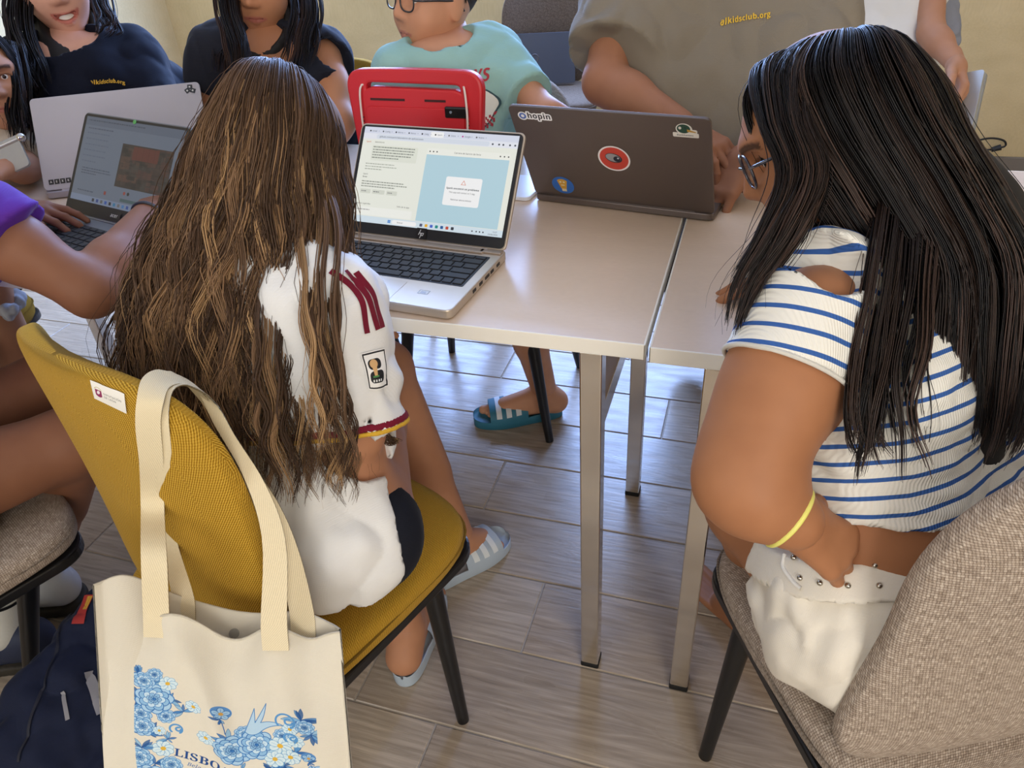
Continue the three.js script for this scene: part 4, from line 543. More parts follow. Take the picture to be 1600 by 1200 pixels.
// ----- the girl with long wavy light-brown hair on the mustard chair
{
  const g = person('person', 'person with long wavy light brown hair in a white jersey on mustard chair'), skin = '#b98363';
  const J = { shR: P(528, 478, 1.0) }; const rt = V(0.93, 0, 0.2).normalize();
  J.shL = J.shR.clone().addScaledVector(rt, -0.285); J.pelvis = V(-0.575, 0.54, -0.668); J.hipR = J.pelvis.clone().addScaledVector(rt, 0.108); J.hipL = J.pelvis.clone().addScaledVector(rt, -0.07);
  J.neck = lerpV(J.shL, J.shR, 0.5).add(V(0, 0.05, -0.02)); J.head = P(438, 236, 1.055); J.elR = P(556, 672, 1.03); J.wrR = V(-0.6, 0.68, -0.9); J.elL = J.shL.clone().add(V(-0.02, -0.2, -0.1)); J.wrL = V(-0.68, 0.7, -0.93);
  J.knR = PY(586, 660, 0.5); J.anR = V(-0.545, 0.1, -0.8); J.knL = PY(602, 575, 0.48); J.anL = PY(722, 850, 0.06); J.rc = 0.082; J.rw = 0.077; J.rp = 0.092;
  const col = skinColor(skin, 3), legs = [...legBones(J.hipR, J.knR, J.anR, [0.072, 0.053, 0.034]), ...legBones(J.hipL, J.knL, J.anL, [0.07, 0.055, 0.034])];
  const toeR = V(-0.562, 0.032, -0.945), toeL = V(-0.475, 0.03, -1.13);
  const body = union([...torsoBones(J, 1), ...armBones(J.shR, J.elR, J.wrR, [0.043, 0.037, 0.026]), ...armBones(J.shL, J.elL, J.wrL, [0.043, 0.037, 0.026]), cone(J.neck, J.head.clone().add(V(0, -0.06, 0.02)), 0.046, 0.045, 0.03), ...legs, cone(J.anR, J.anR.clone().add(V(0, -0.03, 0.02)), 0.033, 0.032, 0.02)]);
  const look = V(0.2, -0.2, -0.24), h = headGeo(J.head, look, up, 0.93, skin, { lip: '#a5604f' });
  const f1 = nets(union(footBones(J.anR, toeR, 0.95)), 0.005, { color: col }), f2 = nets(union(footBones(J.anL, toeL, 0.95)), 0.005, { color: col });
  const hL = handGeo(handBones(J.wrL, V(0.5, -0.15, -0.8), up, 1, 0.9, [0.3, 0.35, 0.4, 0.45]), col), hR = handGeo(handBones(J.wrR, V(-0.6, -0.1, -0.7), up, -1, 0.9, [0.3, 0.35, 0.4, 0.45]), col);
  part('body', joined([nets(body, 0.0085, { color: col }), h.geo, f1, f2, hL, hR]), skinMat, g); eyes(h, 0.93, g);
  // jersey
  const cuff = lerpV(J.shR, J.elR, 0.99), sleeve = cone(J.shR, cuff, 0.063, 0.072, 0.05, 1), cuffL = lerpV(J.shL, J.elL, 0.95), sleeveL = cone(J.shL, cuffL, 0.062, 0.066, 0.05, 1);
  const hem = J.pelvis.clone().add(V(0, -0.05, 0)), torso = [...torsoBones(J, 1, 0.016), cone(lerpV(J.shL, J.pelvis, 0.7), J.pelvis.clone().add(V(0.0, -0.02, 0.02)), 0.09, 0.105, 0.06), cone(J.pelvis.clone().addScaledVector(rt, 0.085).add(V(0, 0, 0.02)), J.pelvis.clone().addScaledVector(rt, 0.088).add(V(0.0, -0.01, -0.025)), 0.1, 0.1, 0.04)];
  let jf = union([...torso, sleeve, sleeveL]); jf = below(jf, hem, V(0.1, -1, 0.05).normalize()); jf = carve(jf, ball(J.neck.clone().add(V(0, 0.075, -0.01)), 0.075), 0.01); jf = carve(jf, cone(lerpV(J.shR, J.elR, 0.9), lerpV(J.shR, J.elR, 1.1), 0.052, 0.056), 0.004);
  const jersey0 = carve(folds(jf, 0.009, 14, [1, 0.7, 1], 4), cone(lerpV(J.hipR, J.knR, 0.2).add(V(0.06, -0.02, -0.01)), J.knR.clone().add(V(0.03, 0, 0)), 0.12, 0.1), 0.01), white = cloth('#e9e8e6', 0.72); const jersey = part('jersey', nets(jersey0, 0.0065), white, g);
  const maroon = cloth('#7c1f33', 0.8), gold = cloth('#e0b13e', 0.8), ax = J.elR.clone().sub(J.shR).normalize();
  for (const [a, b, m] of [[0.9, 0.955, maroon], [0.953, 0.992, gold]]) { const s0 = lerpV(J.shR, J.elR, a), s1 = lerpV(J.shR, J.elR, b); let bf = (x, y, z) => Math.max(jersey0(x, y, z) - 0.0018, -((x - s0.x) * ax.x + (y - s0.y) * ax.y + (z - s0.z) * ax.z), (x - s1.x) * ax.x + (y - s1.y) * ax.y + (z - s1.z) * ax.z); bf = carve(Object.assign(bf, { lo: s0.toArray().map((v) => v - 0.11), hi: s0.toArray().map((v) => v + 0.11) }), cone(lerpV(J.shR, J.elR, 0.8), lerpV(J.shR, J.elR, 1.1), 0.055, 0.059), 0.002); part('cuff_band', nets(bf, 0.004), m, jersey); }
  for (const [p0, p1, p2] of [[[516, 424], [556, 456], [573, 521]], [[540, 423], [573, 462], [590, 515]], [[556, 426], [586, 470], [597, 512]]]) { const pts = [p0, p1, p2].map(([u, v]) => march(jersey0, u, v, 0.6, 1.6) || P(u, v, 1.0)); part('shoulder_stripe', trim(jersey0, pts, 0.0085, 0.002), maroon, jersey); }
  const pc = march(jersey0, 590, 578, 0.6, 1.6) || P(590, 578, 1.0), badge = canvasTex(192, 256, (c) => { c.fillStyle = '#f2f0ee'; c.fillRect(0, 0, 192, 256); c.strokeStyle = '#15151a'; c.lineWidth = 10; c.strokeRect(12, 12, 168, 232); c.fillStyle = '#17171c'; c.beginPath(); c.roundRect(60, 50, 100, 70, 30); c.fill(); c.beginPath(); c.roundRect(50, 130, 110, 80, 30); c.fill(); c.fillStyle = '#d9ae78'; c.beginPath(); c.arc(118, 82, 30, 0, 7); c.fill(); c.beginPath(); c.moveTo(100, 100); c.lineTo(136, 100); c.lineTo(128, 160); c.lineTo(108, 160); c.fill(); c.fillStyle = '#4d8a4c'; c.fillRect(98, 160, 42, 12); c.fillStyle = '#e8e8e8'; for (let i = 0; i < 4; i++) c.fillRect(78 + i * 18, 186, 10, 16); });
  part('sleeve_badge', patch(jersey0, pc, ax.clone().cross(project(jersey0, pc)[1]).normalize(), ax.clone().negate(), 0.042, 0.052, 0.0022, 8), new THREE.MeshStandardMaterial({ map: badge, roughness: 0.7 }), jersey);
  const shorts = union([cone(J.hipR, lerpV(J.hipR, J.knR, 0.1), 0.077, 0.078, 0.02, 1), cone(J.hipL, lerpV(J.hipL, J.knL, 0.3), 0.08, 0.078, 0.03, 1), cone(J.hipL, J.hipR, 0.078, 0.078, 0.02)]); part('shorts', nets(below(shorts, V(0, 0.436, 0), V(0, -1, 0)), 0.008), cloth('#20222b', 0.8), g);
  const pale = phys('#b3c0cd', 0.6), paleW = phys('#e2e6e8', 0.65);
  slide(g, V(-0.535, 0, -0.735), V(-0.57, 0, -0.975), 0.092, pale, pale, paleW); slide(g, V(-0.585, 0, -0.97), V(-0.455, 0, -1.165), 0.092, pale, pale, paleW);
  // hair
  const Rr = CR.clone(), Bk = V(0, 0, 0).addScaledVector(CV, -1).add(V(0, 0.25, 0)).normalize(), lv = (u, v, t, wpx, rz) => ({ c: P(u, v, t), rx: wpx / 1150 * t, rz });
  const levels = [lv(444, 124, 1.06, 14, 0.02), lv(438, 142, 1.05, 62, 0.075), lv(434, 210, 1.05, 96, 0.11), lv(418, 280, 1.045, 116, 0.105), lv(395, 380, 1.035, 148, 0.085), lv(378, 480, 1.02, 172, 0.075), lv(372, 600, 1.0, 178, 0.062), lv(385, 720, 0.99, 168, 0.055), lv(410, 800, 0.985, 150, 0.05)];
  const tones = ['#38291f', '#4e3a2c', '#664d3a', '#7d6047', '#957353', '#b08a62', '#c6a072'].map(lin);
  const pick = (r) => { const a = Math.pow(r(), 1.25), i = a * 5.99, c = tones[Math.floor(i)], d = tones[Math.min(6, Math.floor(i) + 1)]; const root = tones[1 + Math.floor(r() * 3)]; return [root.map((x, j) => x * 0.6 + c[j] * 0.4), d.map((x, j) => x * 0.5 + c[j] * 0.5)]; };
  const hair = lockHair({ levels, R: Rr, B: Bk, locks: 330, per: 14, phi: [-2.5, 2.3], rho: [0.6, 1.03], seed: 11, wave: 0.0105, freq: 5.2, color: pick, r: 0.0009, lockW: 0.11, taper: 0.55, mess: 0.011, end: [0.74, 1], fluff: 0.005, stray: 0.06, strayAmp: 0.035, seg: 28 });
  // locks over the right shoulder blade and the curl beside the sleeve
  const side = (pts, n, seed, w) => lockHair({ levels: pts.map(([u, v, t], i) => ({ c: P(u, v, t), rx: w * (i === 0 ? 0.5 : 1), rz: w * 0.6 })), R: Rr, B: Bk, locks: n, per: 12, phi: [-3.1, 3.1], rho: [0.1, 1], seed, wave: 0.006, freq: 3.5, color: pick, r: 0.0009, lockW: 0.6, taper: 0.2, mess: 0.004, end: [0.8, 1], stray: 0.06, seg: 30 });
  hair.push(...side([[480, 230, 1.03], [516, 340, 0.985], [512, 470, 0.925], [520, 600, 0.915], [540, 690, 0.915], [528, 775, 0.92]], 9, 21, 0.017), ...side([[415, 400, 1.0], [414, 500, 0.94], [415, 600, 0.915], [428, 700, 0.91], [445, 800, 0.91]], 8, 22, 0.018), ...side([[465, 300, 1.0], [478, 400, 0.955], [490, 520, 0.905], [505, 650, 0.9], [512, 760, 0.905]], 7, 23, 0.014), ...side([[575, 600, 1.05], [600, 640, 1.06], [590, 672, 1.05], [615, 690, 1.06], [596, 672, 1.06]], 4, 24, 0.007));
  const cap = union([ellip(J.head.clone().addScaledVector(CV, -0.006).addScaledVector(CU, 0.012), 0.08, 0.096, 0.094, h.X, h.Y, h.Z, 0.03), cone(P(425, 240, 1.07), P(395, 380, 1.08), 0.08, 0.09, 0.05), cone(P(345, 400, 1.09), P(330, 640, 1.05), 0.07, 0.05, 0.06), cone(P(400, 400, 1.08), P(400, 620, 1.03), 0.07, 0.04, 0.06)]);
  const hm = part('hair', strands(hair), hairMat, g); part('hair_mass', nets(carve(cap, ellip(h.at(0.0, -0.03, 0.09), 0.075, 0.085, 0.07, h.X, h.Y, h.Z), 0.01), 0.008), phys('#7d6047', 0.75), hm);
}
// ----- the girl in the striped top on the taupe chair
{
  const g = person('person', 'person with long black hair, glasses and a blue striped white top'), skin = '#a6714f';
  const J = { shL: P(1262, 500, 0.815) }; const rt = CR.clone().multiplyScalar(0.75).addScaledVector(CV, 0.62).setY(0).normalize();
  J.shR = P(1480, 420, 1.02); J.pelvis = V(0.262, 0.535, -0.738); const hl = V(0.75, 0, -0.6).normalize(); J.hipL = J.pelvis.clone().addScaledVector(hl, -0.085); J.hipR = J.pelvis.clone().addScaledVector(hl, 0.085);
  J.head = P(1288, 216, 0.86); J.neck = P(1345, 400, 0.895); J.elL = P(1155, 752, 0.795); J.wrL = P(1238, 812, 0.79); J.elR = V(0.32, 0.74, -0.95); J.wrR = V(0.12, 0.82, -1.0);
  J.knL = PY(1172, 790, 0.53); J.anL = V(0.2, 0.1, -0.93); J.knR = V(0.2, 0.53, -1.12); J.anR = V(0.25, 0.1, -1.1); J.rc = 0.1; J.rw = 0.092; J.rp = 0.1;
  const col = skinColor(skin, 8), arm = armBones(J.shL, J.elL, J.wrL, [0.052, 0.046, 0.033]); arm.push(cone(lerpV(J.shL, J.elL, 0.35), lerpV(J.shL, J.elL, 0.75), 0.054, 0.051, 0.04));
  const body = union([...torsoBones(J, 1), ...arm, ...armBones(J.shR, J.elR, J.wrR, [0.055, 0.045, 0.03]), cone(J.neck, J.head.clone().add(V(0.02, -0.06, 0)), 0.052, 0.05, 0.03), ...legBones(J.hipL, J.knL, J.anL, [0.082, 0.062, 0.037]), ...legBones(J.hipR, J.knR, J.anR, [0.088, 0.064, 0.037])]);
  const look = CR.clone().multiplyScalar(-0.86).addScaledVector(CU, -0.36).addScaledVector(CV, 0.34), hup = CU.clone().multiplyScalar(0.9).addScaledVector(CV, -0.25).addScaledVector(CR, -0.2), h = headGeo(J.head, look, hup, 0.95, skin, { lip: '#8e4a3c' });
  const hand = handGeo(handBones(J.wrL, P(1330, 872, 0.83).sub(J.wrL), CV.clone().negate().add(V(-0.2, 0.5, 0)), -1, 0.95, [0.25, 0.28, 0.3, 0.35], 0.04, [1.0, 0.6]), col), handR = handGeo(handBones(J.wrR, V(-0.8, -0.1, -0.3), up, -1, 0.95, [0.3, 0.3, 0.35, 0.4]), col);
  const feet = [[J.anL, V(-0.01, 0.03, -1.14)], [J.anR, V(0.2, 0.03, -1.27)]].map(([a, t]) => nets(union(footBones(a, t, 1)), 0.006, { color: col }));
  part('body', joined([nets(body, 0.0085, { color: col }), h.geo, hand, handR, ...feet]), skinMat, g); eyes(h, 0.95, g);
  glasses(h, 0.95, g, phys('#2c2733', 0.25, { clearcoat: 0.6 }), 0.024, 0.021);
  const wristAx = J.wrL.clone().sub(J.elL).normalize(); { const b = new THREE.TorusGeometry(0.036, 0.0035, 8, 40); b.applyQuaternion(new THREE.Quaternion().setFromUnitVectors(V(0, 0, 1), wristAx)); const c = lerpV(J.elL, J.wrL, 0.93); part('wristband', b.scale(1, 1, 1).translate(c.x, c.y, c.z), phys('#e6df74', 0.5), g); }
  // striped ribbed top
  const stripeTex = canvasTex(64, 256, (c) => { c.fillStyle = '#ece8de'; c.fillRect(0, 0, 64, 256); c.fillStyle = '#3d62a4'; c.fillRect(0, 100, 64, 62); }); stripeTex.wrapS = stripeTex.wrapT = THREE.RepeatWrapping;
  const ribTex = dataTex(64, 8, (x) => { const v = 128 + Math.sin(x / 64 * 6.283 * 4) * 100; return [v, v, v]; }, false); ribTex.repeat.set(70, 1);
  const knit = new THREE.MeshPhysicalMaterial({ map: stripeTex, bumpMap: ribTex, bumpScale: 0.0007, roughness: 0.9, sheen: 0.2, sheenRoughness: 0.6, specularIntensity: 0.25 });
  const top = lerpV(J.shL, J.shR, 0.5), axis = J.pelvis.clone().sub(top).normalize(), hemP = P(1380, 800, 0.87), PER = 0.0205;
  let tf = union([...torsoBones({ ...J }, 1, 0.009)]); tf = below(tf, hemP, axis.clone().add(CR.clone().multiplyScalar(-0.1)).normalize());
  const tf0 = tf, hole = (march(tf0, 1295, 415, 0.5, 1.2) || P(1300, 412, 0.78)); const shA = J.elL.clone().sub(J.shL).normalize(), sl0 = union([tf0, cone(J.shL.clone().addScaledVector(shA, -0.035), lerpV(J.shL, J.elL, 0.33), 0.069, 0.071, 0.03, 1)].map((q) => Object.assign(q, { k: q.k || 0.03 }))), hA = march(sl0, 1232, 378, 0.5, 1.2) || hole, hB = march(sl0, 1322, 416, 0.5, 1.2) || hole, gap = cone(hA.clone().addScaledVector(CV, 0.014), hB.clone().addScaledVector(CV, 0.014), 0.031, 0.032); tf = carve(tf, gap, 0.006);
  tf = carve(tf, ball(J.neck.clone().add(V(-0.01, 0.07, -0.02)), 0.07), 0.01);
  const torsoF = folds(tf, 0.0035, 16, [1, 2.2, 1], 9), lat = CR.clone().addScaledVector(CV, -0.3);
  const topM = part('ribbed_top', nets(torsoF, 0.0065, { uv: (x, y, z) => { const p = V(x, y, z).sub(top), bulge = Math.abs(p.dot(lat)) * 0.06; return [p.dot(lat) * 1.0 + p.dot(CV), (p.dot(axis) + bulge + p.dot(lat) * 0.1) / PER]; } }), knit, g);
  const arx = J.elL.clone().sub(J.shL).normalize(), s0 = J.shL.clone().addScaledVector(arx, -0.035).addScaledVector(CU, 0.004), s1 = lerpV(J.shL, J.elL, 0.33); let sf = union([cone(s0, s1, 0.069, 0.071, 0.03, 1)]); sf = carve(sf, gap, 0.006);
  part('sleeve', nets(folds(sf, 0.002, 18, [1, 1, 1], 2), 0.0055, { uv: (x, y, z) => { const p = V(x, y, z).sub(J.shL); return [p.dot(lat) + p.dot(CV), p.dot(arx) / PER + p.dot(CR) * 6]; } }), knit, topM);
  { const b = new THREE.TorusGeometry(0.0702, 0.0026, 8, 60); b.applyQuaternion(new THREE.Quaternion().setFromUnitVectors(V(0, 0, 1), arx)); part('sleeve_hem', b.translate(s1.x, s1.y, s1.z), cloth('#ece8de', 0.9), topM); }
  // white denim shorts with a studded waistband
  const denim = cloth('#e6ded0', 0.85), wl = P(1320, 862, 0.87), wn = axis.clone().negate().addScaledVector(CR, -0.05).normalize();
  let shf = union([cone(J.hipL, lerpV(J.hipL, J.knL, 0.42), 0.1, 0.088, 0.05, 1), cone(J.hipR, lerpV(J.hipR, J.knR, 0.4), 0.106, 0.1, 0.05, 1), cone(J.hipL, J.hipR, 0.112, 0.112, 0.05), cone(J.hipL, lerpV(J.hipL, top, 0.4), 0.1, 0.1, 0.05), cone(J.hipR, lerpV(J.hipR, top, 0.4), 0.11, 0.11, 0.05)]); shf = below(below(shf, wl, wn), V(0, 0.436, 0), V(0, -1, 0));
  const shortF = folds(shf, 0.009, 13, [1.5, 0.8, 1.2], 6), shortsM = part('shorts', nets(shortF, 0.0065), denim, g);
  const band0 = Object.assign((x, y, z) => Math.max(shf(x, y, z) - 0.006, -((x - wl.x) * -wn.x + (y - wl.y) * -wn.y + (z - wl.z) * -wn.z), (x - wl.x) * -wn.x + (y - wl.y) * -wn.y + (z - wl.z) * -wn.z - 0.04), { lo: shf.lo, hi: shf.hi }); part('waistband', nets(band0, 0.0065), denim, shortsM);
  const studM = new THREE.MeshPhysicalMaterial({ color: 0xb9b4aa, metalness: 1, roughness: 0.2 });
  for (const [u, v] of [[1240, 871], [1277, 875], [1318, 880], [1367, 883], [1408, 882], [1250, 903], [1281, 911], [1325, 915], [1374, 915]]) { const p = march(band0, u, v, 0.5, 1.4) || march(shortF, u, v, 0.5, 1.4); if (p) part('stud', new THREE.SphereGeometry(0.0036, 12, 8).translate(p.x, p.y, p.z), studM, shortsM); }
  { const q = [[1226, 866], [1223, 884], [1232, 900], [1242, 912], [1252, 920]].map(([u, v]) => march(band0, u, v, 0.5, 1.4) || march(shortF, u, v, 0.5, 1.4)).filter(Boolean); if (q.length > 2) part('frayed_trim', tube(q, 0.0028, 30, 6), phys('#f0ece4', 0.9), shortsM); }
  // hair
  const Bk = CV.clone().negate().addScaledVector(CR, 0.3).normalize(), Rr = CR.clone().addScaledVector(CV, 0.25).normalize(), lv = (u, v, t, wpx, rz) => ({ c: P(u, v, t), rx: wpx / 1150 * t, rz });
  const tones = ['#0d0a0a', '#161110', '#211a17', '#2d231e', '#3a2d27'].map(lin), pick = (r) => { const i = Math.floor(Math.pow(r(), 1.4) * 4.99), c = tones[i]; return [tones[Math.max(0, i - 1)], [c[0] * 1.75, c[1] * 1.55, c[2] * 1.5]]; };
  const main = [lv(1303, 72, 0.86, 20, 0.03), lv(1300, 92, 0.86, 86, 0.075), lv(1304, 162, 0.86, 146, 0.105), lv(1334, 250, 0.865, 150, 0.115), lv(1400, 340, 0.87, 156, 0.105), lv(1458, 440, 0.87, 152, 0.097), lv(1464, 560, 0.875, 152, 0.09), lv(1462, 660, 0.88, 140, 0.08), lv(1450, 735, 0.885, 118, 0.068)];
  const hair = lockHair({ levels: main, R: Rr, B: Bk, locks: 230, per: 13, phi: [-1.75, 2.2], rho: [0.62, 1.03], seed: 31, wave: 0.0022, freq: 2.2, color: pick, r: 0.00105, lockW: 0.07, taper: 0.5, mess: 0.006, end: [0.84, 1], fluff: 0.0025, stray: 0.06, strayAmp: 0.022, seg: 30 });
  const front = [lv(1285, 74, 0.86, 14, 0.015), lv(1212, 108, 0.845, 40, 0.05), lv(1216, 195, 0.81, 36, 0.04), lv(1250, 280, 0.79, 42, 0.03), lv(1215, 370, 0.79, 40, 0.025), lv(1165, 450, 0.8, 30, 0.02), lv(1138, 540, 0.81, 14, 0.012)];
  hair.push(...lockHair({ levels: front, R: Rr, B: Bk, locks: 46, per: 12, phi: [-1.7, 1.7], rho: [0.3, 1.02], seed: 33, wave: 0.0015, freq: 2, color: pick, r: 0.001, lockW: 0.12, taper: 0.3, mess: 0.004, end: [0.8, 1], stray: 0.05, seg: 26 }));
  const tips = (pts, n, seed, w) => lockHair({ levels: pts.map(([u, v, t]) => ({ c: P(u, v, t), rx: w, rz: w * 0.6 })), R: Rr, B: Bk, locks: n, per: 12, phi: [-3.1, 3.1], rho: [0.1, 1], seed, wave: 0.004, freq: 2, color: pick, r: 0.001, lockW: 0.5, mess: 0.003, end: [0.8, 1], seg: 24 });
  hair.push(...tips([[1440, 250, 0.86], [1436, 380, 0.79], [1420, 520, 0.768], [1408, 640, 0.768], [1425, 748, 0.785]], 14, 43, 0.03), ...tips([[1400, 200, 0.85], [1392, 320, 0.79], [1375, 430, 0.757], [1355, 560, 0.75], [1350, 680, 0.755], [1385, 740, 0.765]], 9, 41, 0.02), ...tips([[1410, 330, 0.82], [1395, 450, 0.765], [1372, 580, 0.75], [1350, 680, 0.752], [1332, 765, 0.765]], 5, 42, 0.012));
  const cap = union([ellip(J.head.clone().addScaledVector(CR, 0.012).addScaledVector(CU, 0.01), 0.08, 0.096, 0.098, h.X, h.Y, h.Z, 0.03), cone(P(1345, 240, 0.885), P(1430, 370, 0.9), 0.1, 0.105, 0.05), cone(P(1440, 400, 0.9), P(1465, 690, 0.905), 0.1, 0.07, 0.06)]);
  const hm = part('hair', strands(hair), new THREE.MeshPhysicalMaterial({ color: 0xffffff, vertexColors: true, roughness: 0.36, specularIntensity: 0.55 }), g); part('hair_mass', nets(carve(cap, ellip(h.at(0, -0.04, 0.1), 0.08, 0.1, 0.075, h.X, h.Y, h.Z), 0.01), 0.008), phys('#0d0b0b', 0.7), hm);
}
// ----- the person in the purple shirt, mostly beyond the frame
{
  const g = person('person', 'person in a purple shirt typing on the dark grey laptop'), skin = '#8c5e46', col = skinColor(skin, 5);
  const J = { shR: P(-75, 330, 1.12), elR: PY(142, 455, 0.815), wrR: PY(232, 338, 0.85) }; J.shL = J.shR.clone().add(V(-0.3, 0.03, -0.06)); J.pelvis = V(-1.36, 0.545, -0.5); J.hipR = J.pelvis.clone().add(V(0.085, 0, 0.02)); J.hipL = J.pelvis.clone().add(V(-0.085, 0, -0.02));
  J.neck = lerpV(J.shL, J.shR, 0.5).add(V(0, 0.05, -0.03)); J.head = J.neck.clone().add(V(0.03, 0.13, -0.06)); J.wrL = PY(2, 322, 0.845); J.elL = J.wrL.clone().add(V(-0.2, -0.02, 0.1)); J.knR = PY(112, 690, 0.525); J.anR = PY(86, 852, 0.16); J.knL = PY(70, 602, 0.53); J.anL = V(-1.46, 0.1, -0.72);
  const body = union([...torsoBones(J, 1), ...armBones(J.shR, J.elR, J.wrR, [0.05, 0.04, 0.027]), ...armBones(J.shL, J.elL, J.wrL, [0.048, 0.038, 0.026]), cone(J.neck, J.head, 0.05, 0.048, 0.03), ...legBones(J.hipR, J.knR, J.anR, [0.088, 0.06, 0.036]), ...legBones(J.hipL, J.knL, J.anL, [0.088, 0.06, 0.036])]);
  const h = headGeo(J.head, V(0.15, -0.3, -0.9), up, 0.95, skin);
  const hl = handGeo(handBones(J.wrL, PY(72, 334, 0.83).sub(J.wrL), V(0.1, 1, 0.1), -1, 0.92, [[0.15, 0.25, 0.3], [0.2, 0.35, 0.35], [0.25, 0.4, 0.4], [0.3, 0.45, 0.4]], 0.1, [0.9, 0.6]), col), hr = handGeo(handBones(J.wrR, PY(268, 290, 0.84).sub(J.wrR), up, 1, 0.92, [0.2, 0.25, 0.3, 0.35]), col);
  part('body', joined([nets(body, 0.0085, { color: col }), h.geo, hl, hr]), skinMat, g); eyes(h, 0.95, g); shortHair(h, 0.95, lin('#221812'), 74, g, 1800);
  const sl = lerpV(J.shR, J.elR, 0.42), purple = cloth('#5d2f96', 0.7, { sheen: 0.5 }); let sf = union([...torsoBones(J, 1, 0.016), cone(J.shR, sl, 0.074, 0.08, 0.05, 1), cone(J.shL, lerpV(J.shL, J.elL, 0.5), 0.066, 0.066, 0.05, 1)]); sf = carve(below(sf, V(0, 0.52, 0), V(0, -1, 0)), ball(J.neck.clone().add(V(0, 0.075, -0.01)), 0.078), 0.01); 
  part('shirt', nets(folds(sf, 0.005, 15), 0.008), purple, g);
  const shf = below(union([cone(J.hipR, lerpV(J.hipR, J.knR, 0.5), 0.105, 0.1, 0.05, 1), cone(J.hipL, lerpV(J.hipL, J.knL, 0.5), 0.105, 0.1, 0.05, 1), cone(J.hipL, J.hipR, 0.118, 0.118, 0.05)]), V(0, 0.436, 0), V(0, -1, 0)); part('shorts', nets(folds(shf, 0.004, 12), 0.009), cloth('#15151a', 0.85), g);
  // bracelet
  { const b = new THREE.TorusGeometry(0.0285, 0.003, 8, 36); b.applyQuaternion(new THREE.Quaternion().setFromUnitVectors(V(0, 0, 1), J.wrR.clone().sub(J.elR).normalize())); b.translate(J.wrR.x, J.wrR.y, J.wrR.z); part('bracelet', b, phys('#4a4d55', 0.4, { metalness: 0.5 }), g); }
  // sports socks and trainers
  const sockM = cloth('#d6d2c8', 0.9), bandM = cloth('#16161a', 0.9), shoeM = phys('#d9dade', 0.6), soleM = phys('#3a352d', 0.7), blk = phys('#17181f', 0.6);
  const shoe = (an, toe, sock, upperM, stripeM) => {
    const d = toe.clone().sub(an).setY(0).normalize(), heel = an.clone().addScaledVector(d, -0.05).setY(toe.y), sg = part('sock', nets(union([cone(an.clone().add(V(0, 0.005, 0)), sock, 0.039, 0.043, 0.02, 1), cone(an, lerpV(heel, toe, 0.5).setY(toe.y + 0.03), 0.039, 0.034, 0.02)]), 0.006), sockM, g), ax = sock.clone().sub(an).normalize();
    for (const q of [0.62, 0.82]) { const b = new THREE.CylinderGeometry(0.0445, 0.044, 0.007, 40, 1, true); b.applyQuaternion(new THREE.Quaternion().setFromUnitVectors(V(0, 1, 0), ax)); const c = lerpV(an, sock, q); b.translate(c.x, c.y, c.z); part('sock_stripe', b, bandM, sg); }
    const lat = V(-d.z, 0, d.x), up_ = (p, y) => p.clone().setY(toe.y + y); let uf = union([cone(up_(heel, 0.035), up_(lerpV(heel, toe, 0.5), 0.032), 0.04, 0.04, 0.03), cone(up_(lerpV(heel, toe, 0.5), 0.03), up_(toe, 0.02), 0.041, 0.032, 0.03), cone(up_(heel, 0.06), up_(lerpV(heel, toe, 0.3), 0.06), 0.036, 0.036, 0.02)]); uf = below(uf, up_(toe, -0.005), V(0, -1, 0)); const um = part('shoe', nets(uf, 0.006), upperM, g);
    part('sole', nets(below(below(union([cone(up_(heel, 0), up_(lerpV(heel, toe, 0.55), 0), 0.043, 0.047, 0.02), cone(up_(lerpV(heel, toe, 0.5), 0), up_(toe, 0), 0.047, 0.037, 0.02)]), up_(toe, 0.008), V(0, 1, 0)), up_(toe, -0.02), V(0, -1, 0)), 0.006), soleM, um);
    for (let k = 0; k < 3; k++) for (const q of [-1, 1]) { const p0 = up_(lerpV(heel, toe, 0.3 + k * 0.12), 0.01).addScaledVector(lat, q * 0.05), p1 = up_(lerpV(heel, toe, 0.4 + k * 0.12), 0.06).addScaledVector(lat, q * 0.035); part('shoe_stripe', trim(uf, [p0, lerpV(p0, p1, 0.5), p1], 0.009, 0.0015, 10), stripeM, um); }
  };
  shoe(PY(46, 896, 0.11), PY(-75, 945, 0.022), PY(96, 846, 0.2), shoeM, blk);
  shoe(PY(4, 985, 0.1), PY(-95, 1030, 0.022), PY(-10, 905, 0.22), phys('#27304a', 0.6), shoeM);
}
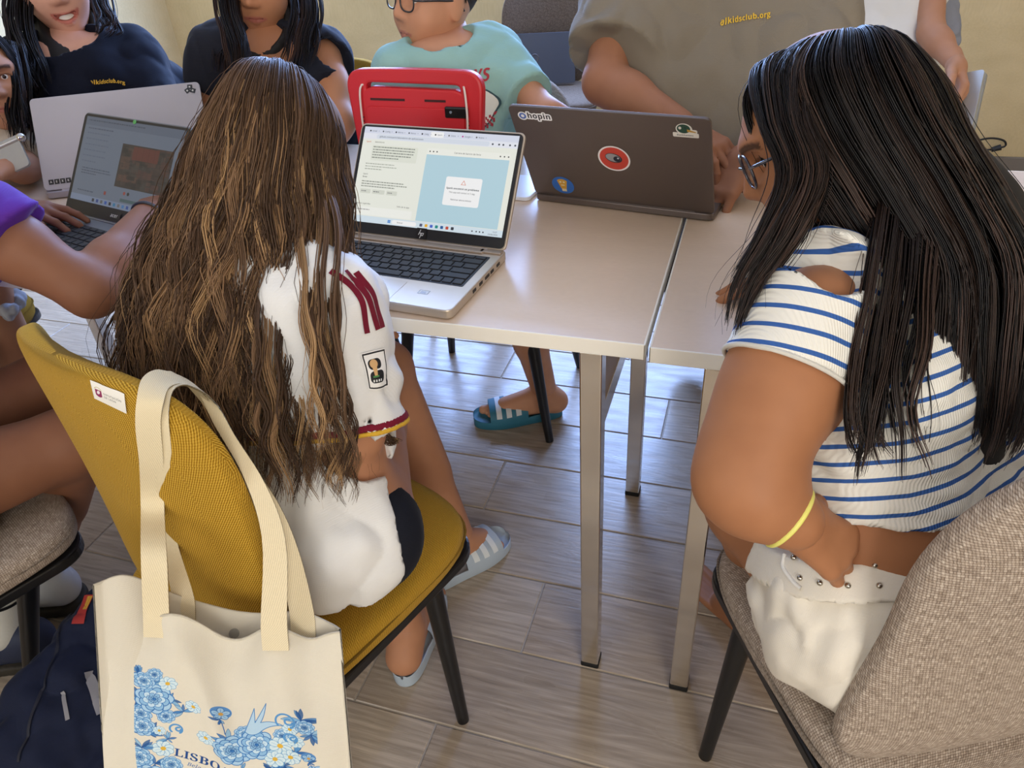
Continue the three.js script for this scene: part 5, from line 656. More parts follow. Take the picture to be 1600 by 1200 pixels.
// ----- people on the far side of the tables
function sitter(name, label, o) {
  const g = person(name, label), s = o.s, J = o.J, col = skinColor(o.skin, o.seed), h = headGeo(J.head, o.look, o.up || up, o.hs || 0.95, o.skin, o.face || {});
  J.hipL = J.hipL || J.pelvis.clone().addScaledVector(J.shL.clone().sub(J.shR).setY(0).normalize(), 0.085); J.hipR = J.hipR || J.pelvis.clone().addScaledVector(J.shR.clone().sub(J.shL).setY(0).normalize(), 0.085);
  const bones = [...torsoBones(J, s), ...armBones(J.shR, J.elR, J.wrR, o.arm || [0.046, 0.037, 0.026]), ...armBones(J.shL, J.elL, J.wrL, o.arm || [0.046, 0.037, 0.026]), cone(J.neck, J.head.clone().addScaledVector(h.Y, -0.06).addScaledVector(h.Z, -0.034), (o.neckR || 0.047) * s, (o.neckR || 0.046) * s, 0.02)];
  if (J.knR) bones.push(...legBones(J.hipR, J.knR, J.anR, o.leg || [0.082, 0.058, 0.036]), ...legBones(J.hipL, J.knL, J.anL, o.leg || [0.082, 0.058, 0.036]));
  const f = union(bones), hands = (o.hands || []).map((b) => handGeo(b, col)), feet = (o.feet || []).map(([a, t]) => nets(union(footBones(a, t, 0.95)), 0.005, { color: col }));
  part('body', joined([nets(f, 0.01, { color: col }), h.geo, ...hands, ...feet]), skinMat, g); eyes(h, o.hs || 0.95, g);
  let sf = union([...torsoBones(J, s, o.loose || 0.022), ...(o.sleeve ? [cone(J.shR, lerpV(J.shR, J.elR, o.sleeve), (o.sr || 0.069) * s, (o.sr || 0.069) * 1.08 * s, 0.05, 1), cone(J.shL, lerpV(J.shL, J.elL, o.sleeve), (o.sr || 0.069) * s, (o.sr || 0.069) * 1.08 * s, 0.05, 1)] : []), ...(o.extra || [])]); sf = below(sf, J.pelvis.clone().add(V(0, -0.04, 0)), V(0, -1, 0));
  sf = folds(sf, o.fold || 0.005, 12, [1, 0.8, 1], o.seed); const baseF = sf;
  sf = carve(sf, ball(J.neck.clone().addScaledVector(h.Y, 0.06).addScaledVector(h.Z, o.neckZ ?? 0.035), o.neckHole || 0.078), 0.01);
  for (const c of o.cuts || []) sf = carve(sf, c, 0.006);
  const shirtF = sf, shirt = part('shirt', nets(shirtF, 0.0085), o.shirt, g);
  if (o.trousers) { part('trousers', nets(union([cone(J.hipR, J.knR, 0.1, 0.075, 0.05), cone(J.hipL, J.knL, 0.1, 0.075, 0.05), cone(J.hipL, J.hipR, 0.11, 0.11, 0.05), cone(J.knR, J.anR, 0.072, 0.055, 0.03), cone(J.knL, J.anL, 0.072, 0.055, 0.03)]), 0.012), o.pants, g); } else if (J.knR && o.pants) part('shorts', nets(union([cone(J.hipR, lerpV(J.hipR, J.knR, o.pantsTo || 0.7), 0.1, 0.085, 0.05, 1), cone(J.hipL, lerpV(J.hipL, J.knL, o.pantsTo || 0.7), 0.1, 0.085, 0.05, 1), cone(J.hipL, J.hipR, 0.11, 0.11, 0.05)]), 0.012), o.pants, g);
  return { g, h, shirtF, shirt, J };
}
const seatLegs = (J, x, z, s = 1) => { J.pelvis = V(x, 0.545, z); const l = J.shL.clone().sub(J.shR).setY(0).normalize(); J.hipL = J.pelvis.clone().addScaledVector(l, 0.085); J.hipR = J.pelvis.clone().addScaledVector(l, -0.085); J.knL = J.hipL.clone().add(V(0, -0.02, 0.36)); J.knR = J.hipR.clone().add(V(0, -0.02, 0.36)); J.anL = J.knL.clone().setY(0.1).add(V(0, 0, -0.02)); J.anR = J.knR.clone().setY(0.1).add(V(0, 0, -0.02)); };
const darkTones = (list) => { const t = list.map(lin); return (r) => { const i = Math.floor(Math.pow(r(), 1.3) * (t.length - 0.01)); return [t[Math.max(0, i - 1)], t[i].map((x) => x * 1.15)]; }; };
function headHair(h, s, o) {   // long hair parted at the crown of a head that faces us
  const at = h.at, lv = (y, z, rx, rz) => ({ c: at(0, y, z), rx: rx * s, rz: rz * s, R: h.X, B: h.Z.clone().negate() }), L = [lv(0.122, 0.005, 0.012, 0.03), lv(0.1, -0.005, 0.06, 0.075), lv(0.04, -0.012, 0.086, 0.104), lv(-0.04, -0.025, 0.092, 0.098), lv(-0.12, -0.03, o.w0 || 0.1, 0.09)];
  for (const l of o.tail) L.push({ c: l.c, rx: l.rx, rz: l.rz, R: l.R || h.X, B: l.B || h.Z.clone().negate() });
  return lockHair({ levels: L, R: h.X, B: h.Z.clone().negate(), locks: o.locks || 110, per: o.per || 9, phi: o.phi || [-2.25, 2.25], rho: o.rho || [0.75, 1.02], seed: o.seed, wave: o.wave ?? 0.003, freq: 2.5, color: o.color, r: o.r || 0.0014, lockW: 0.09, mess: 0.006, end: [0.85, 1], seg: 22, stray: 0.03, strayAmp: 0.015 });
}
function shortHair(h, s, color, seed, parent, n = 1500) {
  const r = rngOf(seed), out = []; n *= 2; for (let i = 0; i < n; i++) { const a = r() * 6.283, e = Math.acos(mix(1, -0.25, r())), d = V(Math.sin(e) * Math.sin(a), Math.cos(e), -Math.sin(e) * Math.cos(a)); if (d.z > 0.3 && d.y < 0.62) continue; if (Math.abs(d.x) > 0.7 && d.y < 0.1 && d.z > -0.15) continue; const p = (k) => h.at(d.x * 0.075 * k, 0.032 + d.y * 0.09 * k, -0.014 + d.z * 0.094 * k), q = p(1.1).addScaledVector(h.Y, -0.008 * s).addScaledVector(h.Z, 0.014 * s * (r() - 0.2)); out.push({ pts: [p(0.98), p(1.06), q], r: 0.0014, c0: color.map((x) => x * mix(0.7, 1.2, r())), c1: color.map((x) => x * 1.2) }); }
  const hm = part('hair', strands(out), hairMat, parent), tone = new THREE.Color().setRGB(...color); part('hair_mass', nets(carve(carve(ellip(h.at(0, 0.036, -0.018), 0.0755 * s, 0.087 * s, 0.0945 * s, h.X, h.Y, h.Z, 0.03), ellip(h.at(0, -0.03, 0.075), 0.09 * s, 0.105 * s, 0.075 * s, h.X, h.Y, h.Z), 0.01), ellip(h.at(0, -0.09, -0.01), 0.1 * s, 0.1 * s, 0.06 * s, h.X, h.Y, h.Z), 0.01), 0.006), new THREE.MeshPhysicalMaterial({ color: tone, roughness: 0.75 }), hm); return hm;
}
function capOf(h, s, hm, color, tail = []) { part('hair_mass', nets(carve(union([ellip(h.at(0, 0.03, -0.02), 0.081 * s, 0.095 * s, 0.1 * s, h.X, h.Y, h.Z, 0.03), ...tail]), ellip(h.at(0, -0.035, 0.085), 0.067 * s, 0.1 * s, 0.09 * s, h.X, h.Y, h.Z), 0.01), 0.009), phys(color, 0.7), hm); }
const toCam = (p) => camera.position.clone().sub(p).normalize();
// the smiling woman in navy
{
  const head = P(78, -26, 1.82), J = { head }, lk = toCam(head).add(V(0.05, -0.12, 0)); J.neck = P(118, 92, 1.86); J.shL = P(212, 92, 1.9); J.shR = P(22, 118, 1.84); J.elL = P(252, 190, 1.86); J.wrL = V(-1.35, 0.83, -1.55); J.elR = P(-10, 240, 1.84); J.wrR = V(-1.5, 0.83, -1.5); seatLegs(J, -1.62, -2.0);
  const tilt = up.clone().addScaledVector(CR, -0.12), w = sitter('person', 'smiling person with long dark hair in a navy shirt with yellow lettering', { s: 1, J, look: lk, up: tilt, skin: '#cf9a83', seed: 2, hs: 1.0, shirt: cloth('#11131f', 0.85), sleeve: 1.0, face: { smile: 1, lip: '#b3584f', brow: '#2a1a14' }, pants: cloth('#23252e'), neckZ: 0.04, extra: [cone(P(145, 130, 1.84), P(130, 230, 1.86), 0.1, 0.11, 0.06)], hands: [handBones(J.wrL, V(0.3, -0.1, 0.8), up, 1, 0.95, [0.3, 0.3, 0.35, 0.4]), handBones(J.wrR, V(0.3, -0.1, 0.8), up, -1, 0.95, [0.3, 0.3, 0.35, 0.4])] });
  part('teeth', sheet(16, 4, (a, b) => w.h.at((a - 0.5) * 0.05, -0.0645 + 0.005 * ((a - 0.5) * 2) ** 2 + (b - 0.5) * 0.013 * (1 - ((a - 0.5) * 1.7) ** 2), 0.0805 - 0.013 * ((a - 0.5) * 2) ** 2)), toothMat, w.g);
  const tex = canvasTex(512, 96, (c) => { c.clearRect(0, 0, 512, 96); c.fillStyle = '#d8a72c'; c.font = 'bold 66px sans-serif'; c.fillText('alkidsclub.org', 10, 68); }), pc = march(w.shirtF, 172, 127, 1.2, 2.6); if (pc) part('lettering', patch(w.shirtF, pc, CR.clone().addScaledVector(CU, 0.06).normalize(), CU.clone(), 0.092, 0.019, 0.0025, 12), new THREE.MeshStandardMaterial({ map: tex, transparent: true, alphaTest: 0.4, roughness: 0.7 }), w.shirt);
  const c = darkTones(['#120c0b', '#1d1412', '#2a1d1a', '#382621']), hair = headHair(w.h, 1, { seed: 51, color: c, tail: [{ c: P(118, 105, 1.83), rx: 0.125, rz: 0.09 }, { c: P(108, 170, 1.82), rx: 0.14, rz: 0.11 }], wave: 0.006, phi: [-2.35, 2.35], locks: 130 });
  const ends = (pts, n, seed, wd) => lockHair({ levels: pts.map(([u, v, t]) => ({ c: P(u, v, t), rx: wd, rz: wd * 0.6 })), R: CR, B: CV.clone().negate(), locks: n, per: 10, phi: [-3.1, 3.1], rho: [0.1, 1], seed, wave: 0.007, freq: 2, color: c, r: 0.0013, lockW: 0.5, mess: 0.004, seg: 20 });
  hair.push(...ends([[38, -60, 1.8], [24, 20, 1.76], [38, 90, 1.74], [62, 150, 1.73]], 16, 52, 0.04), ...ends([[150, -60, 1.84], [162, 10, 1.8], [172, 40, 1.77], [160, 58, 1.76]], 9, 53, 0.026));
  const hm = part('hair', strands(hair), hairMat, w.g); capOf(w.h, 1, hm, '#140d0c', [cone(P(112, 40, 1.9), P(112, 110, 1.88), 0.085, 0.09, 0.05)]);
}
// the girl with the dark sleeveless top
{
  const head = P(406, -36, 1.66), J = { head }, lk = toCam(head).addScaledVector(CR, -0.35).add(V(0, -0.3, 0)); J.neck = P(418, 88, 1.7); J.shL = P(505, 92, 1.73); J.shR = P(338, 88, 1.76); J.elL = P(530, 190, 1.7); J.wrL = V(-0.98, 0.82, -1.52); J.elR = P(322, 186, 1.83); J.wrR = V(-1.08, 0.82, -1.58); seatLegs(J, -1.14, -1.98);
  const b1 = P(512, 84, 1.7), w = sitter('person', 'person with long straight dark hair in a dark sleeveless top', { s: 0.92, J, look: lk, up: up.clone().addScaledVector(CR, 0.1), skin: '#b97f5c', seed: 6, hs: 0.95, shirt: cloth('#24252d', 0.85), sleeve: 0.5, face: { lip: '#ad5f58' }, pants: cloth('#2a3450'), neckZ: 0.05, neckHole: 0.085, arm: [0.042, 0.035, 0.025], cuts: [cone(b1.clone().addScaledVector(CR, -0.03), b1.clone().addScaledVector(CR, 0.035).addScaledVector(CU, -0.035), 0.045, 0.045)], extra: [cone(P(425, 130, 1.68), P(425, 230, 1.7), 0.085, 0.09, 0.05)], hands: [handBones(J.wrL, V(0.2, -0.1, 0.8), up, 1, 0.9, [0.3, 0.3, 0.35, 0.4]), handBones(J.wrR, V(0.2, -0.1, 0.8), up, -1, 0.9, [0.3, 0.3, 0.35, 0.4])] });
  const c = darkTones(['#130d0b', '#1f1512', '#2d1f1a', '#3f2c24']), hair = headHair(w.h, 0.95, { seed: 61, color: c, tail: [{ c: P(418, 70, 1.7), rx: 0.115, rz: 0.09 }, { c: P(420, 120, 1.69), rx: 0.125, rz: 0.1 }], phi: [-2.3, 2.3], locks: 110, wave: 0.001 });
  const ends = (pts, n, seed, wd) => lockHair({ levels: pts.map(([u, v, t]) => ({ c: P(u, v, t), rx: wd, rz: wd * 0.6 })), R: CR, B: CV.clone().negate(), locks: n, per: 10, phi: [-3.1, 3.1], rho: [0.1, 1], seed, wave: 0.002, freq: 2, color: c, r: 0.0012, lockW: 0.5, mess: 0.004, seg: 20 });
  hair.push(...ends([[352, -50, 1.62], [358, 20, 1.6], [372, 70, 1.58], [378, 118, 1.58]], 13, 62, 0.034), ...ends([[468, -50, 1.62], [480, 20, 1.6], [470, 70, 1.59], [462, 112, 1.59]], 14, 63, 0.036));
  const hm = part('hair', strands(hair), hairMat, w.g); capOf(w.h, 0.95, hm, '#150e0c', [cone(P(414, 20, 1.72), P(416, 70, 1.72), 0.08, 0.08, 0.05)]);
}
// the boy with glasses in mint
{
  const head = P(680, 1, 1.6), J = { head }, lk = CR.clone().multiplyScalar(-0.8).addScaledVector(CU, -0.33).addScaledVector(CV, -0.55); J.neck = P(718, 96, 1.62); J.shL = P(776, 92, 1.63); J.shR = P(622, 126, 1.6); J.elL = P(856, 182, 1.53); J.wrL = P(915, 222, 1.56); J.elR = P(592, 215, 1.58); J.wrR = P(612, 262, 1.55); seatLegs(J, -0.68, -1.8); J.knL = J.hipL.clone().add(V(0.08, -0.02, 0.3)); J.anL = V(-0.49, 0.1, -1.655); J.knR = J.hipR.clone().add(V(-0.06, -0.02, 0.3)); J.anR = V(-0.8, 0.1, -2.25);
  const w = sitter('person', 'boy with glasses in a mint green printed T-shirt behind the red case', { s: 0.92, J, look: lk, up: up.clone().addScaledVector(CR, 0.06), skin: '#c58f70', seed: 9, hs: 0.95, shirt: cloth('#93b9b2', 0.85), sleeve: 0.68, sr: 0.058, loose: 0.018, neckHole: 0.07, arm: [0.036, 0.032, 0.025], face: { lip: '#a9675c', brow: '#3a2a1f' }, pants: cloth('#3a3f4c'), pantsTo: 0.9, neckZ: 0.05, fold: 0.006, extra: [cone(P(715, 150, 1.6), P(715, 240, 1.6), 0.095, 0.1, 0.06)], hands: [handBones(J.wrL, V(0.6, -0.1, 0.2), up, 1, 0.85, [0.3, 0.3, 0.35, 0.4]), handBones(J.wrR, V(0.5, -0.05, 0.2), up, -1, 0.85, [0.4, 0.4, 0.45, 0.5])], feet: [[V(-0.49, 0.085, -1.655), V(-0.655, 0.032, -1.59)], [V(-0.8, 0.085, -2.25), V(-0.84, 0.032, -2.1)]] });
  glasses(w.h, 0.95, w.g, phys('#2b2b30', 0.3)); shortHair(w.h, 0.95, lin('#2e2119'), 71, w.g);
  const tex = canvasTex(512, 512, (c) => { c.clearRect(0, 0, 512, 512); c.save(); c.translate(20, 150); c.rotate(-0.16); c.fillStyle = '#a8323c'; c.font = 'italic bold 120px sans-serif'; c.fillText('DRYS', 30, 20); c.restore(); c.fillStyle = '#2c4a50'; c.beginPath(); c.ellipse(300, 300, 120, 130, 0.2, 0, 7); c.fill(); c.fillStyle = '#dfe0d4'; c.beginPath(); c.ellipse(298, 298, 108, 118, 0.2, 0, 7); c.fill(); c.strokeStyle = '#2c5560'; c.lineWidth = 14; c.beginPath(); c.arc(270, 300, 42, 3.6, 7.4); c.stroke(); for (let i = 0; i < 12; i++) for (let j = 0; j < 4; j++) if ((i + j) % 2) { c.fillStyle = '#a8323c'; c.fillRect(180 + i * 20, 400 + j * 20 - i * 6, 20, 20); } });
  const pc = march(w.shirtF, 748, 158, 1.1, 2.4); if (pc) part('chest_print', patch(w.shirtF, pc, CR.clone().addScaledVector(CU, 0.05).normalize(), CU.clone(), 0.14, 0.16, 0.0025, 16), new THREE.MeshStandardMaterial({ map: tex, transparent: true, alphaTest: 0.4, roughness: 0.8 }), w.shirt);
  const teal = phys('#2d6f86', 0.6), tw = phys('#d5d8da', 0.65), V2 = (x, z) => V(x, 0, z); slide(w.g, V2(-0.445, -1.685), V2(-0.685, -1.578), 0.098, teal, teal, tw); slide(w.g, V2(-0.785, -2.29), V2(-0.855, -2.06), 0.098, teal, teal, tw);
}
// the man in the olive shirt, head above the frame
{
  const J = { head: P(1110, -330, 1.62) }; J.neck = P(1110, -190, 1.62); J.shR = P(985, -70, 1.57); J.shL = P(1285, -60, 1.5); J.elR = P(945, 128, 1.5); J.wrR = P(1062, 196, 1.42); J.elL = P(1262, 180, 1.42); J.wrL = P(1178, 236, 1.36); J.neck = lerpV(J.shR, J.shL, 0.5).add(V(0, 0.06, -0.01)); J.head = J.neck.clone().add(V(-0.01, 0.15, 0.035)); seatLegs(J, -0.02, -2.0); J.anL.z = J.anR.z = -1.98; J.rc = 0.115; J.rw = 0.115; J.rp = 0.115;
  const w = sitter('person', 'person in an olive grey T-shirt with yellow lettering at the grey laptop', { s: 1.05, J, look: V(-0.1, -0.35, 0.8), skin: '#a67459', seed: 12, hs: 1.02, shirt: cloth('#847a6b', 0.9), sleeve: 0.78, sr: 0.08, loose: 0.026, arm: [0.05, 0.043, 0.03], pants: cloth('#2d3038'), trousers: 1, fold: 0.006, extra: [cone(P(1045, 40, 1.55), P(1050, 250, 1.56), 0.11, 0.115, 0.08), cone(P(1180, 40, 1.52), P(1170, 250, 1.53), 0.11, 0.115, 0.08)], hands: [handBones(J.wrL, PY(1128, 294, 0.815).sub(J.wrL), V(0.15, 1, 0.25), 1, 1.0, [[0.2, 0.35, 0.3], [0.25, 0.4, 0.35], [0.3, 0.45, 0.4], [0.35, 0.5, 0.4]], 0.12), handBones(J.wrR, V(0.4, -0.15, 0.2), up, -1, 1, [0.3, 0.35, 0.4, 0.4])] });
  const tex = canvasTex(512, 96, (c) => { c.clearRect(0, 0, 512, 96); c.fillStyle = '#e2b52f'; c.font = 'bold 66px sans-serif'; c.fillText('alkidsclub.org', 10, 68); }), pc = march(w.shirtF, 1169, 28, 1.0, 2.4); if (pc) part('lettering', patch(w.shirtF, pc, CR.clone(), CU.clone(), 0.112, 0.021, 0.003, 12), new THREE.MeshStandardMaterial({ map: tex, transparent: true, alphaTest: 0.4, roughness: 0.7 }), w.shirt);
  shortHair(w.h, 1.02, lin('#2a2019'), 72, w.g, 900);
}
// the person in white standing further back, holding a laptop
{
  const J = { head: P(1390, -420, 2.2) }; J.neck = P(1390, -260, 2.2); J.shR = P(1310, -150, 2.2); J.shL = P(1458, -130, 2.15); J.elL = P(1455, 50, 2.1); J.wrL = P(1492, 98, 2.02); J.elR = P(1280, 60, 2.15); J.wrR = P(1340, 160, 2.05); J.pelvis = P(1372, 240, 2.3); J.neck = lerpV(J.shR, J.shL, 0.5).add(V(0, 0.06, -0.01)); J.head = J.neck.clone().add(V(-0.01, 0.15, 0.035)); const l = V(0.085, 0, 0); J.hipL = J.pelvis.clone().add(l); J.hipR = J.pelvis.clone().sub(l); J.knL = J.hipL.clone().setY(0.46); J.knR = J.hipR.clone().setY(0.46); J.anL = J.hipL.clone().setY(0.09); J.anR = J.hipR.clone().setY(0.09);
  const w = sitter('person', 'person in a white T-shirt standing by the wall with a laptop in hand', { s: 0.98, J, look: V(-0.3, -0.4, 0.8), skin: '#b88567', seed: 15, hs: 1, shirt: cloth('#e4e2de', 0.85), sleeve: 0.6, arm: [0.042, 0.034, 0.025], pants: cloth('#2e3138'), pantsTo: 0.95, hands: [handBones(J.wrL, P(1506, 160, 1.98).sub(J.wrL), CR.clone().add(V(0, 0.5, 0)), 1, 1.1, [0.5, 0.55, 0.6, 0.6], 0.03)], feet: [[J.anL.clone(), J.anL.clone().add(V(0, -0.06, 0.16))], [J.anR.clone(), J.anR.clone().add(V(0, -0.06, 0.16))]] });
  part('overshirt', nets(folds(union([cone(P(1466, -60, 2.25), P(1478, 60, 2.22), 0.05, 0.042, 0.03)]), 0.005, 18), 0.007), cloth('#8d8f98', 0.85), w.g); shortHair(w.h, 1, lin('#2a2019'), 73, w.g, 700);
  const c = P(1505, 150, 2.02), lp = thing('laptop', 'slim silver laptop held upright by the person in white', 'laptop', c.toArray()); const q = new THREE.Matrix4().makeBasis(CR.clone(), CU.clone(), CV.clone().negate()); lp.quaternion.setFromRotationMatrix(q); lp.rotateZ(-0.22); lp.rotateY(-0.9); part('lid', extr(rrect(0.21, 0.26, 0.01, -0.06, -0.07), 0.012, 0.001), phys('#b9bec2', 0.35, { metalness: 0.5 }), lp); part('base', extr(rrect(0.21, 0.26, 0.01, -0.06, -0.07), 0.008, 0.001).translate(0, 0, -0.012), phys('#a7acb0', 0.35, { metalness: 0.5 }), lp);
}
// the child at the left end of the table
{
  const head = P(-20, 124, 1.7), J = { head }; J.neck = P(-42, 216, 1.77); J.shL = P(18, 236, 1.78); J.shR = P(-125, 236, 1.76); J.elL = P(40, 262, 1.72); J.wrL = P(14, 262, 1.64); J.elR = P(-140, 320, 1.74); J.wrR = P(-80, 300, 1.62); seatLegs(J, -2.12, -1.42); J.knL = J.hipL.clone().add(V(0.2, -0.02, 0.26)); J.knR = J.hipR.clone().add(V(0.2, -0.02, 0.26)); J.anL = J.knL.clone().setY(0.1); J.anR = J.knR.clone().setY(0.1);
  const w = sitter('person', 'child with long dark hair and pale patterned top holding a small tablet', { s: 0.82, J, look: toCam(head).addScaledVector(CR, 0.1).add(V(0, -0.1, 0)), skin: '#bb8769', seed: 18, hs: 0.9, shirt: cloth('#c9bba9', 0.85), sleeve: 0.8, arm: [0.037, 0.031, 0.023], pants: cloth('#3a3f55'), face: { lip: '#a8635a' }, hands: [handBones(J.wrL, V(0.1, 0, 0.6), up, 1, 0.8, [0.5, 0.5, 0.55, 0.6])] });
  const c = darkTones(['#0e0a0b', '#161012', '#201819', '#2d2222']), hair = headHair(w.h, 0.9, { seed: 81, color: c, tail: [{ c: P(-30, 200, 1.75), rx: 0.105, rz: 0.09 }, { c: P(-28, 245, 1.76), rx: 0.11, rz: 0.1 }], phi: [-2.3, 2.3], locks: 90 });
  hair.push(...lockHair({ levels: [[14, 66, 1.7], [28, 125, 1.69], [32, 185, 1.69], [36, 236, 1.7]].map(([u, v, t]) => ({ c: P(u, v, t), rx: 0.026, rz: 0.02 })), R: CR, B: CV.clone().negate(), locks: 12, per: 10, phi: [-3.1, 3.1], rho: [0.1, 1], seed: 83, wave: 0.004, freq: 2, color: c, r: 0.0013, lockW: 0.5, mess: 0.004, seg: 20 }));
  const hm = part('hair', strands(hair), hairMat, w.g); capOf(w.h, 0.9, hm, '#120c0d', [cone(P(-26, 160, 1.79), P(-30, 210, 1.8), 0.07, 0.07, 0.05)]);
  const tb = thing('tablet', 'small silver tablet with a round hinge bar held by the child', 'tablet', P(8, 244, 1.63).toArray()); tb.quaternion.setFromRotationMatrix(new THREE.Matrix4().makeBasis(CR.clone(), CU.clone(), CV.clone().negate())); tb.rotateZ(0.42); const silver = phys('#b4b3ae', 0.35, { metalness: 0.5 });
  part('shell', extr(rrect(0.2, 0.06, 0.008, -0.055, -0.012), 0.006, 0.001), silver, tb); part('hinge_bar', new THREE.CylinderGeometry(0.009, 0.009, 0.2, 20).rotateZ(Math.PI / 2).translate(-0.052, 0.022, 0.002), silver, tb); part('hinge_cap', new THREE.SphereGeometry(0.0105, 18, 12).translate(0.05, 0.022, 0.002), new THREE.MeshPhysicalMaterial({ color: 0xc9c8c4, metalness: 1, roughness: 0.15 }), tb);
}
// ---------------------------------------------------------------- loose things
{ const c = PY(4, 282, TOP + 0.006); const d = solo('tablet_cover', rbox(0.17, 0.008, 0.13, 0.003), phys('#2c3038', 0.7), 'dark grey tablet cover lying on the table by the pale laptop', 'cover'); d.position.set(c.x - 0.045, TOP + 0.0042, c.z + 0.0); d.rotation.y = 0.52; }
// tote bag hanging from the mustard chair
{
  const t = thing('tote_bag', 'cream cotton tote bag with blue flower print hanging from mustard chair', 'bag'), cream = new THREE.MeshPhysicalMaterial({ color: hex('#dcd4c3'), roughness: 0.92, bumpMap: cottonBump, bumpScale: 0.0005, sheen: 0.2, specularIntensity: 0.2 });
  // corners of the front panel, from where the bag hangs behind the backrest
  const TL = P(152, 925, 0.815), TR = P(531, 985, 0.83), dn = P(168, 1250, 0.79).sub(TL).normalize(), Hh = 0.36, side = TR.clone().sub(TL), nrm = side.clone().cross(dn).normalize(); if (nrm.dot(CV) > 0) nrm.negate();
  const dipF = (a) => -0.012 * Math.exp(-(((a - 0.62) / 0.1) ** 2)) - 0.042 * Math.exp(-(((a - 0.5) / 0.13) ** 2)) - 0.03 * Math.exp(-(((a - 0.16) / 0.14) ** 2)) - 0.022 * Math.exp(-(((a - 0.86) / 0.09) ** 2));
  const front = (a, b) => { const p = TL.clone().addScaledVector(side, a).addScaledVector(dn, b * Hh); const e = 4 * a * (1 - a); p.addScaledVector(up, dipF(a) * Math.pow(1 - b, 3) + 0.0); p.addScaledVector(nrm, 0.014 * e + 0.008 * Math.sin(a * 9 + b * 3) * (0.3 + b) + 0.009 * Math.exp(-(((a - 0.33 - b * 0.42) / 0.05) ** 2)) * smooth(0.05, 0.3, b) - 0.008 * Math.exp(-(((a - 0.12) / 0.05) ** 2)) * b + 0.005 * noise(a * 6, b * 6, 3)); return p; };
  const dipB = (a) => 0.03 * Math.exp(-(((a - 0.12) / 0.12) ** 2)) + 0.012 * Math.exp(-(((a - 0.83) / 0.1) ** 2)) - 0.012 * Math.exp(-(((a - 0.5) / 0.18) ** 2));
  const back = (a, b) => { const p = TL.clone().addScaledVector(side, a).addScaledVector(dn, b * Hh), e = Math.pow(4 * a * (1 - a), 0.6); p.addScaledVector(up, dipB(a) * (1 - b)); p.addScaledVector(nrm, -0.042 * e * (1 - b * 0.6) + 0.003 * Math.sin(a * 12)); return p; };
  const uvm = (a, b) => [a, 1 - b];
  const panel = (f, flip) => { const g = sheet(64, 64, f, uvm); const n = g.attributes.normal; const want = nrm.clone().multiplyScalar(flip ? -1 : 1); if (n.getX(2000) * want.x + n.getY(2000) * want.y + n.getZ(2000) * want.z < 0) { const ix = g.index.array; for (let i = 0; i < ix.length; i += 3) { const q = ix[i + 1]; ix[i + 1] = ix[i + 2]; ix[i + 2] = q; } g.computeVertexNormals(); } return thicken(g, 0.0016); };
  const print = canvasTex(1600, 1536, (c, W, Hc) => {
    c.fillStyle = '#dcd4c3'; c.fillRect(0, 0, W, Hc); const r = rngOf(404); c.lineJoin = 'round'; c.lineCap = 'round'; c.translate(0, 50); c.scale(1, 0.52);
    const blues = ['#2f62a6', '#3f79b8', '#5a93c8', '#7fb0d6', '#27508c'];
    const petals = (x, y, R, n, fill, line, inner) => { for (let k = 0; k < n; k++) { const a = k / n * 6.283 + R; c.save(); c.translate(x, y); c.rotate(a); c.beginPath(); c.moveTo(0, 0); c.bezierCurveTo(R * 0.45, -R * 0.3, R * 0.5, -R, 0, -R * 1.05); c.bezierCurveTo(-R * 0.5, -R, -R * 0.45, -R * 0.3, 0, 0); c.fillStyle = fill; c.fill(); c.strokeStyle = line; c.lineWidth = Math.max(2, R * 0.05); c.stroke(); c.beginPath(); c.moveTo(0, -R * 0.3); c.lineTo(0, -R * 0.8); c.lineWidth = 1.5; c.stroke(); c.restore(); } c.fillStyle = inner; c.beginPath(); c.arc(x, y, R * 0.26, 0, 7); c.fill(); };
    const rose = (x, y, R) => { petals(x, y, R, 9, '#a9c9e0', blues[1], '#7fb0d6'); petals(x, y, R * 0.8, 8, '#8db7d8', blues[0], '#7fb0d6'); petals(x, y, R * 0.6, 7, '#c3d9e6', blues[1], '#5a93c8'); petals(x, y, R * 0.4, 6, '#8fb8d8', blues[4], '#3f79b8'); c.strokeStyle = blues[4]; c.lineWidth = 3; c.beginPath(); for (let i = 0; i < 40; i++) { const a = i * 0.42, q = i / 40 * R * 0.3; c.lineTo(x + Math.cos(a) * q, y + Math.sin(a) * q); } c.stroke(); };
    const daisy = (x, y, R) => petals(x, y, R, 8, '#cfe0e6', '#6c9fc6', '#d9ad45');
    const leaf = (x, y, a, L) => { c.save(); c.translate(x, y); c.rotate(a); c.beginPath(); c.moveTo(0, 0); c.quadraticCurveTo(L * 0.5, -L * 0.28, L, 0); c.quadraticCurveTo(L * 0.5, L * 0.28, 0, 0); c.fillStyle = blues[Math.floor(r() * 5)]; c.globalAlpha = 0.75; c.fill(); c.globalAlpha = 1; c.strokeStyle = blues[4]; c.lineWidth = 2; c.stroke(); c.restore(); };
    const spray = (x, y, n, L) => { for (let i = 0; i < n; i++) leaf(x, y, r() * 6.283, L * mix(0.6, 1.2, r())); };
    const bud = (x, y, R) => { c.fillStyle = '#5a8cc4'; c.beginPath(); c.ellipse(x, y, R, R * 0.9, 0, 0, 7); c.fill(); petals(x, y + R * 0.2, R * 0.85, 5, '#9fc2de', blues[4], '#c79a52'); spray(x, y + R, 5, R); c.strokeStyle = blues[0]; c.lineWidth = 5; c.beginPath(); c.moveTo(x, y + R); c.quadraticCurveTo(x + 20, y + R * 2, x + 30, y + R * 3); c.stroke(); };
    c.save(); c.beginPath(); c.rect(205, 400, 1190, 2000); c.clip();
